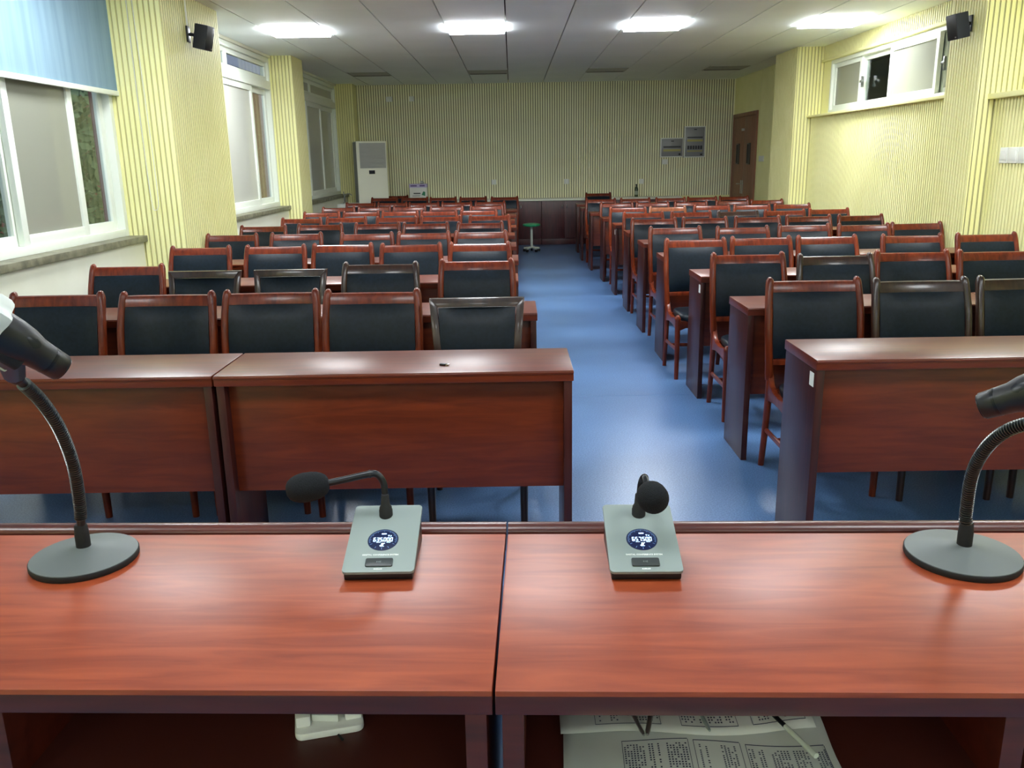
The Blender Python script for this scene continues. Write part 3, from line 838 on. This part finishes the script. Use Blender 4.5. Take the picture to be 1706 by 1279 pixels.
# ------------------------------------------------------------------ table stands with handheld microphones
def catmull(P, n=10):
    P = [Vector(p) for p in P]; out = []
    for i in range(len(P) - 1):
        a, b, c, d = P[max(i - 1, 0)], P[i], P[i + 1], P[min(i + 2, len(P) - 1)]
        for k in range(n):
            t = k / n
            out.append(0.5 * ((2 * b) + (c - a) * t + (2 * a - 5 * b + 4 * c - d) * t * t + (3 * b - 3 * c + d - a) * t ** 3))
    out.append(P[-1]); return out
def resample(path, step):
    out = [path[0]]; acc = 0.0
    for a, b in zip(path[:-1], path[1:]):
        L = (b - a).length; pos = step - acc
        while pos <= L: out.append(a + (b - a) * (pos / L)); pos += step
        acc = (acc + L) % step
    return out
def desk_stand(center, r, neck, label):
    t = tag(empty('microphone_stand', (center[0], center[1], PT)), label, 'stand', 'gooseneck microphone stands')
    MB().lathe([(r * .985, 0), (r, .003), (r, .010), (r * .99, .0115)], seg=48).build('base_rim', 'black_rubber', t, 0, 40)
    MB().lathe([(r * .985, .0112), (r * .98, .0125), (r * .6, .018), (r * .3, .0235), (.016, .027), (.013, .028)], seg=48).build('base_disc', 'disc_grey', t, 0, 30)
    P = [Vector(p) - Vector((center[0], center[1], PT)) for p in neck]
    s = P[0]
    MB().lathe([(.0125, .020), (.0125, .05), (.011, .068), (.0095, .070)], (s.x, s.y, 0), 20).build('socket', 'black_rubber', t, 0, 40)
    path = catmull(P, 14)
    MB().tube(path[::3] + [path[-1]], .0072, 12).build('gooseneck', 'black_plastic', t, 0, 60)
    fine = resample(path, .0012)
    k0, k1 = int(len(fine) * .15), int(len(fine) * .93)
    rad = [(.0058, .0108, .0108, .0058)[i % 4] for i in range(k0, k1)]
    MB().tube(fine[k0:k1], rad, 14).build('spring_coil', 'spring_metal', t, 0, 25)
    MB().tube([path[-6], path[-3], path[-1]], [.0115, .0115, .0105], 14).build('neck_end', 'black_plastic', t, 0, 40)
    return t, P
def handheld(tail, head, label, ring=True):
    """handheld microphone lying from tail to head (world)"""
    a, b = Vector(tail), Vector(head); ax = (b - a).normalized()
    t = tag(empty('handheld_microphone', a), label, 'microphone', 'handheld microphones')
    L = (b - a).length
    prof = [(0, .0165), (.003, .0192), (.025, .0202), (.042, .0215), (.058, .0258), (.076, .0278), (L - .06, .0285)]
    MB().tube([ax * d for d, _ in prof], [r for _, r in prof], 24).build('handle', 'black_plastic', t, 0, 60)
    MB().tube([ax * (-.0003), ax * .024], [.0172, .0206], 24).build('battery_cap', 'black_metal', t, 0, 40)
    side = Vector((0, -1, 0)); side = (side - ax * side.dot(ax)).normalized()
    upv = ax.cross(side)
    if upv.z < 0: upv = -upv
    c = ax * .066 + (side * .55 + upv * .8).normalized() * .0262
    nrm = (side * .55 + upv * .8).normalized(); bi = ax.cross(nrm)
    vs = [c + nrm * .0016] ; fs = []
    for k in range(20):
        q = 2 * PI * k / 20; vs.append(c + ax * math.cos(q) * .018 + bi * math.sin(q) * .009 + nrm * -.002)
    fs = [(0, 1 + k, 1 + (k + 1) % 20) for k in range(20)]
    MB().add(vs, fs).build('switch_button', 'black_metal', t, 0, 60)
    d0_ = L - .06
    # hexagonal anti-roll ring, then the mesh head
    rm = MB(); n = 6
    pts = []; rr = []
    rg = MB(); vs, fs = [], []
    sg = 36
    for d, k in ((d0_ - .012, 1.0), (d0_ - .006, 1.07), (d0_ + .008, 1.07), (d0_ + .014, 1.0)):
        for q in range(sg):
            th = 2 * PI * q / sg; r = (.0345 + .0045 * math.cos(6 * th)) * k
            vs.append(ax * d + side * math.cos(th) * r + upv * math.sin(th) * r)
    for i in range(3):
        for q in range(sg):
            q2 = (q + 1) % sg; fs.append((i * sg + q, i * sg + q2, (i + 1) * sg + q2, (i + 1) * sg + q))
    fs += [tuple(range(sg)), tuple(3 * sg + q for q in range(sg - 1, -1, -1))]
    rg.add(vs, fs).build('anti_roll_ring', 'mic_ring', t, 0, 35)
    hp = [(d0_ + .014, .0235), (d0_ + .026, .0260), (d0_ + .042, .0262), (d0_ + .056, .0225), (d0_ + .064, .012), (d0_ + .066, .002)]
    MB().tube([ax * d for d, _ in hp], [r for _, r in hp], 24).build('grille_head', 'grey_metal', t, 0, 60)
    return t
def mic_clip(at, ax, t_parent, origin, toward):
    """holder at the neck end: block with a bolt, and a cradle ring around the microphone"""
    p = Vector(at) - Vector(origin); axv = Vector(ax).normalized()
    q = Vector(toward) - Vector(origin)
    mid = (p + q) / 2
    MB().tube([p, mid, q], [(.011, .015), (.013, .017), (.011, .014)], 10).build('clip_block', 'black_plastic', t_parent, 0.0, 40)
    MB().tube([mid + Vector((0, -.02, 0)), mid + Vector((0, -.014, 0))], .006, 6).build('clip_bolt', 'brushed_silver', t_parent)
    q2 = q - Vector((0, 0, .004))
    MB().tube([q2 - axv * .016, q2 + axv * .016], [.0150, .0150], 20).build('clip_cradle', 'black_rubber', t_parent, 0, 40)

# left stand: the neck leans over to the left, microphone tail points right
nL = [(-0.786, 1.42, 0.775), (-0.783, 1.418, 0.834), (-0.776, 1.41, 0.872), (-0.76, 1.38, 0.957), (-0.751, 1.34, 1.034), (-0.75, 1.3, 1.092), (-0.75, 1.26, 1.132), (-0.745, 1.232, 1.152)]
st, _ = desk_stand((-.787, 1.42), .092, nL, 'round grey-based gooseneck stand on the left presenter desk')
tailL = Vector((-0.627, 1.15, 1.181)); headL = tailL + (Vector((-0.704, 1.07, 1.283)) - tailL).normalized() * .172
axL = (headL - tailL).normalized()
mic_clip(nL[-1], axL, st, (-.787, 1.42, PT), tuple(tailL + axL * .085 + Vector((0, 0, -.022))))
handheld(tailL, headL, 'black handheld microphone with white ring in the left stand clip')
# right stand
nR = [(0.781, 1.372, 0.775), (0.777, 1.37, 0.83), (0.773, 1.365, 0.854), (0.761, 1.34, 0.93), (0.759, 1.31, 0.983), (0.766, 1.28, 1.021), (0.78, 1.25, 1.045), (0.797, 1.22, 1.060)]
st, _ = desk_stand((.781, 1.375), .095, nR, 'round grey-based gooseneck stand on the right presenter desk')
tailR = Vector((0.659, 1.16, 1.102)); headR = tailR + (Vector((0.757, 1.08, 1.168)) - tailR).normalized() * .215
axR = (headR - tailR).normalized()
mic_clip(nR[-1], axR, st, (.781, 1.375, PT), tuple(tailR + axR * .125 + Vector((0, 0, -.022))))
handheld(tailR, headR, 'black handheld microphone resting in the right stand clip')

# ------------------------------------------------------------------ things on the shelf of the presenter desks
SH = 0.600
tr = tag(empty('plastic_tray', (-0.292, 1.128, SH), math.radians(14)), 'pale grey plastic case on the left presenter desk shelf', 'case')
MB().prism(rounded_poly(.104, .20, .012), 'z', 0.0, .012).build('case_base', 'white_plastic', tr, 0.003)
MB().box(-.050, -.028, .016, .19, .0122, .030).build('side_wall', 'white_plastic', tr, 0.003)
MB().box(.024, .050, .016, .19, .0122, .030).build('side_wall', 'white_plastic', tr, 0.003)
MB().prism([(-.026, .028), (.014, .016), (.014, .19), (-.026, .19)], 'z', .0122, .024).build('inner_lid', 'metal_bar', tr, 0.002)
MB().tube([(.012, -.004, .004), (.018, -.016, .003)], .002, 8).build('cord_stub', 'black_rubber', tr)

def paper_sheet(loc, rz, w, l, seed, label, rows, lift=0.0):
    random.seed(seed)
    t = tag(empty('printed_sheet', loc, rz), label, 'paper', 'printed sheets on the shelf')
    nx, ny = 24, 14; ph = [random.uniform(0, 6) for _ in range(4)]
    def hz(u, v):
        return lift + .004 + .003 * math.sin(5 * u + ph[0] + 2 * v) + .0025 * math.sin(8 * v + ph[1] - 3 * u) + .010 * max(0, u - .8) * 3 * math.sin(6 * v + ph[2]) ** 2
    vs, fs = [], []
    for j in range(ny + 1):
        for i in range(nx + 1):
            u, v = i / nx, j / ny
            vs.append((u * w, v * l + .006 * math.sin(9 * u + ph[3]), hz(u, v)))
    for j in range(ny):
        for i in range(nx):
            a = j * (nx + 1) + i; fs.append((a, a + 1, a + nx + 2, a + nx + 1))
    o = MB().add(vs, fs).build('sheet', 'paper', t, 0, 60)
    sm = o.modifiers.new('thickness', 'SOLIDIFY'); sm.thickness = .0004
    # printed blocks: outlines and short rows of characters following the sheet
    mk = MB()
    def bar(u0, u1, v0, v1):
        q = [(u0, v0), (u1, v0), (u1, v1), (u0, v1)]
        mk.add([(u * w, v * l + .006 * math.sin(9 * u + ph[3]), hz(u, v) + .0009) for u, v in q], [(0, 1, 2, 3)])
    def hline(u0, u1, v, th):
        for k in range(8): bar(u0 + (u1 - u0) * k / 8, u0 + (u1 - u0) * (k + 1) / 8, v, v + th)
    for (u0, u1, v0, v1, nr) in rows:
        nr = int(nr * 1.6)
        for v in (v0, v1): hline(u0, u1, v, .006)
        for u in (u0, u1):
            for k in range(6): bar(u, u + .0022, v0 + (v1 - v0) * k / 6, v0 + (v1 - v0) * (k + 1) / 6)
        cols = int((u1 - u0) / .0115)
        for c in range(cols):
            if random.random() < .25: continue
            uu = u0 + .007 + c * .0115
            for r_ in range(nr):
                if random.random() < .2: continue
                vv = v0 + .03 + (v1 - v0 - .05) * r_ / nr
                bar(uu, uu + .0065, vv, vv + (v1 - v0) / nr * .45)
    mk.build('printing', 'ink', t, 0, 0)
    return t
paper_sheet((.052, .88, SH), math.radians(-3), .395, .31, 3, 'crumpled printed sheet on the shelf, lower and nearer',
            [(.22, .47, .52, .74, 7), (.49, .66, .50, .73, 9), (.68, .97, .46, .72, 11)], 0.0)
paper_sheet((.060, 1.112, SH), math.radians(-1), .385, .28, 9, 'crumpled printed sheet on the shelf, upper and further back',
            [(.14, .40, .06, .30, 6), (.48, .70, .06, .30, 6), (.76, .97, .06, .28, 6)], 0.008)
def rod(a, b, r, material, label, tip=None, q=.94):
    t = tag(empty('metal_rod', a), label, 'rod', 'thin rods on the shelf')
    A, B = Vector(a), Vector(b)
    MB().tube([Vector((0, 0, 0)), (B - A) * q], r, 10).build('rod_shaft', material, t, 0, 60)
    MB().tube([(B - A) * q, (B - A)], [r * 1.1, r * (.6 if q > .9 else 1.2)], 10).build('rod_tip', tip or material, t, 0, 60)
rod((.150, 1.25, SH + .026), (.182, 1.088, SH + .025), .0030, 'brushed_silver', 'thin grey rod on the papers, left arm of the V')
rod((.232, 1.25, SH + .029), (.186, 1.085, SH + .028), .0038, 'brushed_silver', 'shiny silver rod on the papers, right arm of the V')
rod((.262, 1.25, SH + .026), (.281, 1.096, SH + .025), .0030, 'grey_metal', 'thin grey rod on the papers, right of the V')
rod((.345, 1.24, SH + .028), (.418, 1.035, SH + .027), .0036, 'black_metal', 'rod with pale lower half, rightmost on the papers', 'stool_pole', .68)

# flash drive on the front desk
us = tag(empty('flash_drive', (-0.247, 2.905, 0.76), math.radians(-14)), 'tiny black and silver flash drive on the front left desk', 'flash drive')
MB().box(-.016, .006, -.007, .007, 0, .007).build('body', 'black_plastic', us, .0015)
MB().box(.006, .018, -.006, .006, .001, .006).build('plug', 'chrome', us, .0005)

# ------------------------------------------------------------------ wall speakers
def wall_speaker(loc, rot, arm_to, label):
    t = tag(empty('wall_speaker', loc), label, 'speaker', 'black wall speakers')
    R = Matrix.Rotation(rot[2], 4, 'Z') @ Matrix.Rotation(rot[0], 4, 'X')
    mb = MB().prism([(-.066, -.056), (.066, -.056), (.048, .056), (-.048, .056)], 'z', -.092, .092)
    me = mb.mesh('cabinet', 'speaker_navy', .006); o = obj('cabinet', me, t); o.matrix_local = R
    g = MB().box(-.061, .061, -.0585, -.0555, -.086, .086).mesh('grille', 'black_plastic', .001); o2 = obj('grille', g, o)
    bd = MB().box(.034, .050, -.0605, -.0585, -.080, -.071).mesh('badge', 'brushed_silver'); obj('badge', bd, o)
    e = Vector(arm_to) - Vector(loc)
    bk = R @ Vector((0, .055, 0.0))
    MB().tube([bk, (bk + e) / 2 + Vector((0, 0, .005)), e], .013, 10).build('bracket_arm', 'black_metal', t, 0, 60)
    s = 1 if e.x > 0 else -1
    MB().box(e.x - .001 * s, e.x - .012 * s, e.y - .03, e.y + .03, e.z - .06, e.z + .06).build('wall_plate', 'black_metal', t, .002)
    return t
wall_speaker((-2.438, 7.26, 2.435), (math.radians(13), 0, math.radians(84)), (-2.545, 7.22, 2.455), 'black wall speaker on the left yellow pier')
wall_speaker((3.435, 7.00, 2.385), (math.radians(12), 0, math.radians(-84)), (3.555, 7.06, 2.41), 'black wall speaker on the right yellow pier')
cv = tag(MB().tube([(-2.541, 7.22, 2.52), (-2.541, 7.22, 2.74)], .008, 8).build('cable_duct', 'white_plastic'), 'thin white cable duct above the left wall speaker', 'cable duct')

# ------------------------------------------------------------------ roller blind at the first window
bl = tag(empty('roller_blind', (-2.94, 4.2, 0)), 'pale blue roller blind half covering the nearest left window', 'blind')
mb = MB(); vs, fs = [], []
ny = 30
for k in range(ny + 1):
    y = -2.35 + (2.56 + 2.35) * k / ny
    dx = .004 * math.sin(k * 1.1)
    vs += [(dx, y, 1.995), (dx * .4, y, H - .045), (dx + .002, y, 1.995), (dx * .4 + .002, y, H - .045)]
for k in range(ny):
    a = 4 * k; b = a + 4
    fs += [(a, b, b + 1, a + 1), (a + 2, a + 3, b + 3, b + 2), (a, a + 2, b + 2, b), (a + 1, b + 1, b + 3, a + 3)]
mb.add(vs, fs).build('fabric', 'blind_fabric', bl, 0, 60)
MB().box(-.010, .014, -2.36, 2.57, 1.963, 1.998).build('bottom_bar', 'pvc_white', bl, .004)
MB().tube([(-.002, -2.36, H - .04), (-.002, 2.57, H - .04)], .026, 14).build('roller', 'metal_bar', bl, 0, 60)
ch = [(.16, 2.49, 2.7), (.16, 2.49, 2.0), (.165, 2.49, 1.45), (.175, 2.49, 1.16), (.195, 2.49, 1.125), (.215, 2.49, 1.14), (.225, 2.49, 1.22), (.222, 2.49, 1.6), (.20, 2.49, 2.7)]
MB().tube(catmull(ch, 5), .0028, 6).build('pull_cord', 'white_plastic', bl, 0, 60)

# ------------------------------------------------------------------ back of the room
def cabinet_unit(x0, label):
    t = tag(empty('low_cabinet', (x0, 15.2, 0)), label, 'cabinet', 'low cabinets along the back wall')
    MB().box(.002, .798, 0.02, 0.385, 0, .755).build('body', 'cabinet_wood', t)
    MB().box(.002, .798, 0.006, 0.0195, 0, .098).build('plinth', 'cabinet_wood', t, .002)
    for k in (0, 1):
        d = MB().box(.004 + .397 * k, .399 + .397 * k, 0.0, .0195, .104, .750).build('cabinet_door', 'cabinet_wood', t, .002)
        hx = .36 if k == 0 else .44
        MB().tube([(hx, -.003, .625), (hx, -.022, .63), (hx, -.022, .685), (hx, -.003, .69)], .006, 8).build('handle', 'chrome', d, 0, 60)
    return t
for k in range(6):
    cabinet_unit(-1.89 + .8 * k, 'low dark red cabinet by the back wall, %s from the left' % ORD[k])
tag(box('countertop', -1.93, 2.95, 15.17, 15.588, .756, .792, 'counter_white', None, .004), 'long pale countertop on the low cabinets', 'countertop')

ac = tag(empty('floor_air_conditioner', (-2.40, 14.98, 0), math.radians(20)), 'tall cream floor air conditioner in the back left corner', 'air conditioner')
MB().box(-.255, .255, -.15, .17, 0.04, 1.80).build('cabinet', 'ac_cream', ac, .012)
MB().box(-.24, .24, -.14, .16, 0, .04).build('plinth', 'panel_grey', ac)
MB().box(-.2585, -.2552, -.13, .165, .05, 1.785).build('side_panel', 'ac_side_shaded', ac)  # thin cover, the shade on this side put into its colour
MB().box(-.205, .235, -.155, -.1502, 1.36, 1.77).build('air_outlet', 'ac_grille', ac, .002)
for k in range(6): MB().box(-.195, .225, -.158, -.1552, 1.40 + .055 * k, 1.412 + .055 * k).build('louver', 'ac_grille', ac, .001)
MB().box(-.06, .04, -.156, -.1502, 1.265, 1.325).build('display', 'screen_dark', ac, .001)
MB().box(-.235, .235, -.154, -.1502, .12, 1.24).build('front_panel', 'ac_cream', ac, .002)
MB().box(-.23, -.15, -.157, -.1545, .18, .72).build('intake_grille', 'ac_grille', ac, .001)

cb = tag(empty('carton', (-1.64, 15.36, .792)), 'white printed carton on the countertop beside the air conditioner', 'carton')
MB().box(-.15, .15, -.11, .11, 0, .285).build('box', 'white_plastic', cb, .003)
MB().box(-.152, .152, -.1112, .112, .225, .2855).build('top_band', 'purple_print', cb)
MB().box(-.13, -.02, -.1125, -.1113, .243, .268).box(.03, .12, -.1125, -.1113, .243, .268).build('band_print', 'purple_ink', cb)
MB().box(-.08, .04, -.1112, -.1101, .115, .135).box(-.10, .03, -.1112, -.1101, .08, .088).build('front_print', 'grey_print', cb)
MB().prism([(.06, .10), (.12, .08), (.125, .15), (.09, .16)], 'y', -.1112, -.1101).build('green_mark', 'green_print', cb)
MB().lathe([(.02, .2856), (.045, .30), (.03, .325), (.008, .335)], (.06, 0, 0), 12).build('tissue', 'paper', cb, 0, 60)

bt = tag(empty('bottle', (2.19, 15.40, .792)), 'small dark green bottle on the countertop at the back', 'bottle')
MB().lathe([(.028, 0), (.032, .006), (.032, .13), (.026, .155), (.012, .178), (.012, .196)], seg=20).build('body', 'bottle_green', bt, 0, 50)
MB().lathe([(.0326, .035), (.0326, .10)], seg=20).build('label_band', 'bottle_label', bt, 0, 50)
MB().lathe([(.0145, .192), (.0145, .215), (.012, .217)], seg=16).build('cap', 'black_plastic', bt, 0, 40)

so = tag(empty('stool', (.305, 14.05, 0)), 'round stool with green seat on a pale pole, end of the aisle', 'stool')
MB().lathe([(.10, .405), (.135, .412), (.145, .428), (.140, .446), (.10, .455), (.01, .457)], seg=32).build('seat', 'stool_green', so, 0, 60)
MB().tube([(0, 0, .06), (0, 0, .41)], .021, 16).build('pole', 'stool_pole', so, 0, 60)
for k in range(5):
    a = 2 * PI * k / 5 + .3; c, s = math.cos(a), math.sin(a)
    f = MB().tube([(c * .01, s * .01, .07), (c * .13, s * .13, .052)], [(.016, .010)] * 2, 8, up=(0, 0, 1)).build('foot', 'stool_pole', so, 0, 60)
    MB().tube([(c * .125 - s * .014, s * .125 + c * .014, .022), (c * .125 + s * .014, s * .125 - c * .014, .022)], .022, 12).build('caster', 'black_rubber', f, 0, 40)

def breaker_box(x0, x1, z0, z1, label, rows):
    t = tag(empty('breaker_box', ((x0 + x1) / 2, 15.59, z0)), label, 'breaker box', 'breaker boxes on the back wall')
    w, h = (x1 - x0) / 2, z1 - z0
    MB().box(-w, w, -.030, -.001, 0, h).build('frame', 'white_plastic', t, .003)
    dd = MB().box(-w + .018, w - .018, -.042, -.0305, .018, h - .018).build('box_door', 'panel_grey', t, .002)
    for (z, hh, material, n) in rows:
        if n == 1: MB().box(-w + .05, w - .05, -.0455, -.0422, z, z + hh).build('strip', material, dd)
        else:
            ww = (2 * w - .10) / n
            for k in range(n): MB().box(-w + .05 + ww * k + .006, -w + .05 + ww * (k + 1) - .006, -.048, -.0422, z, z + hh).build('breaker', material, dd, .001)
    MB().box(w - .085, w - .05, -.046, -.0422, .035, .065).build('door_lock', 'black_plastic', dd, .002)
    MB().box(-.02, .03, -.0445, -.0422, h - .065, h - .05).build('door_text', 'breaker_dark', dd)
breaker_box(2.62, 3.025, 1.455, 1.785, 'smaller wide grey breaker box on the back wall', [(.16, .03, 'breaker_dark', 1), (.10, .035, 'yellow_label', 1)])
breaker_box(3.035, 3.405, 1.445, 1.975, 'taller grey breaker box with a row of breakers', [(.33, .02, 'breaker_dark', 1), (.27, .035, 'yellow_label', 1), (.14, .06, 'breaker_dark', 6), (.10, .02, 'yellow_label', 1)])

def wall_plate(loc, axis, w, h, n, label, group=None, grey=False):
    t = tag(empty('wall_outlet', loc), label, 'wall outlet', group)
    if axis == 'y':
        MB().box(-w / 2, w / 2, -.012, 0, -h / 2, h / 2).build('plate', 'white_plastic', t, .003)
        for k in range(n):
            x = -w / 2 + w * (k + .5) / n
            MB().box(x - w / n * .32, x + w / n * .32, -.015, -.0122, -h * .3, h * .3).build('rocker', 'white_plastic', t, .001)
    else:
        MB().box(-.012, 0, -w / 2, w / 2, -h / 2, h / 2).build('plate', 'white_plastic', t, .003)
        for k in range(n):
            y = -w / 2 + w * (k + .5) / n
            MB().box(-.015, -.0122, y - w / n * .32, y + w / n * .32, -h * .3, h * .3).build('rocker', 'white_plastic', t, .001)
BWY = 15.589
wall_plate((2.30, BWY, 1.05), 'y', .086, .086, 1, 'white wall outlet above the bottle')
wall_plate((0.97, BWY, 1.07), 'y', .086, .086, 1, 'white wall outlet above the end of the aisle')
wall_plate((-0.32, BWY, 1.08), 'y', .086, .086, 1, 'white wall outlet left of the aisle on the back wall')
wall_plate((-2.11, BWY, 2.51), 'y', .11, .086, 1, 'white plate high on the back wall, near the corner')
wall_plate((-1.72, BWY, 2.51), 'y', .086, .086, 1, 'white plate high on the back wall, right of its neighbour')
wall_plate((2.71, BWY, 1.38), 'y', .10, .086, 3, 'white switch plate under the breaker boxes')
wall_plate((3.889, 13.72, 1.41), 'x', .26, .086, 3, 'white triple light switch beside the brown door')
for k, (yy, ww) in enumerate(((6.62, .10), (6.50, .125), (6.365, .125), (6.23, .125))):
    wall_plate((3.699, yy, 1.425), 'x', ww, .115, 1 if k else 3, 'white switch box on the right yellow wall, %s from the far end' % ORD[k], 'switch boxes on the right wall')

# small tap over a basin at the third window
tp = tag(empty('water_tap', (-2.80, 14.55, .80)), 'small chrome tap at the third left window', 'tap')
MB().lathe([(.03, 0), (.03, .012), (.014, .02), (.013, .10), (.016, .11)], seg=16).build('tap_body', 'chrome', tp, 0, 50)
MB().tube(catmull([(0, 0, .10), (.04, -.02, .15), (.10, -.05, .155), (.14, -.07, .13)], 5), .009, 10).build('spout', 'chrome', tp, 0, 60)
MB().tube([(0, 0, .11), (-.01, .02, .19)], .007, 8).build('lever', 'chrome', tp, 0, 60)
bs = tag(empty('wash_basin', (-2.74, 14.55, 0)), 'white wash basin with pedestal under the chrome tap', 'basin')
MB().prism([(-.138, -.24), (.14, -.22), (.17, 0), (.14, .22), (-.138, .24)], 'z', .66, .80).build('bowl', 'white_plastic', bs, .012)
MB().lathe([(.09, 0), (.07, .05), (.06, .4), (.09, .66)], seg=20).build('pedestal', 'white_plastic', bs, 0, 60)

# ------------------------------------------------------------------ outside the left windows
def tree(loc, h, r, n, label, seed):
    random.seed(seed)
    t = tag(empty('tree', loc), label, 'tree', 'trees outside the windows')
    MB().tube([(0, 0, 0), (.05, .1, h * .4), (0, 0, h * .75)], [.12, .09, .04], 10).build('trunk', 'bark', t, 0, 60)
    vs, fs = [], []
    for k in range(n):
        while True:
            p = Vector((random.uniform(-1, 1), random.uniform(-1, 1), random.uniform(-1, 1)))
            if p.length < 1: break
        c = Vector((p.x * r, p.y * r, h * .6 + p.z * h * .42))
        a = Vector((random.gauss(0, 1), random.gauss(0, 1), random.gauss(0, 1))).normalized()
        b = a.orthogonal().normalized(); s = random.uniform(.06, .13)
        i = len(vs); vs += [c + a * s, c + b * s * .45, c - a * s, c - b * s * .45]; fs.append((i, i + 1, i + 2, i + 3))
    o = MB().add(vs, fs).build('foliage', 'leaf', t, 0, 0); o['kind'] = 'stuff'
tree((-6.6, 12.2, -1.2), 5.2, 2.3, 4200, 'leafy tree seen through the nearest left window', 4)
tree((-9.6, 19.5, -1.2), 5.6, 2.6, 3600, 'leafy tree further back outside the nearest left window', 5)
rp = tag(MB().box(-3.20, -3.135, 6.80, 6.86, -1.2, 3.2).build('outside_post', 'red_post', None, .01), 'dull red post just outside the nearest window', 'post')
bd = tag(empty('brick_building', (-16.5, 24.0, -1.2)), 'red brick building with a pale band outside the second window', 'building')
MB().box(-3, 3, -8, 44, 0, 7.3).build('lower_wall', 'brick_wall', bd)
MB().box(-2.9, 3.1, -8, 44, 7.3, 8.0).build('pale_band', 'lavender_wall', bd)
MB().box(-3, 3, -8, 44, 8.0, 14).build('upper_wall', 'brick_wall', bd)
for k in range(8):
    f = MB().box(3.0, 3.06, -6 + 6.2 * k, -4.2 + 6.2 * k, 3.4, 5.4).build('window', 'pvc_white', bd)
    MB().box(3.06, 3.08, -5.9 + 6.2 * k, -4.3 + 6.2 * k, 3.5, 5.3).build('pane', 'screen_dark', f)
tag(box('ground', -40, -3.3, -20, 80, -1.4, -1.2, 'sill_stone'), kind='structure')
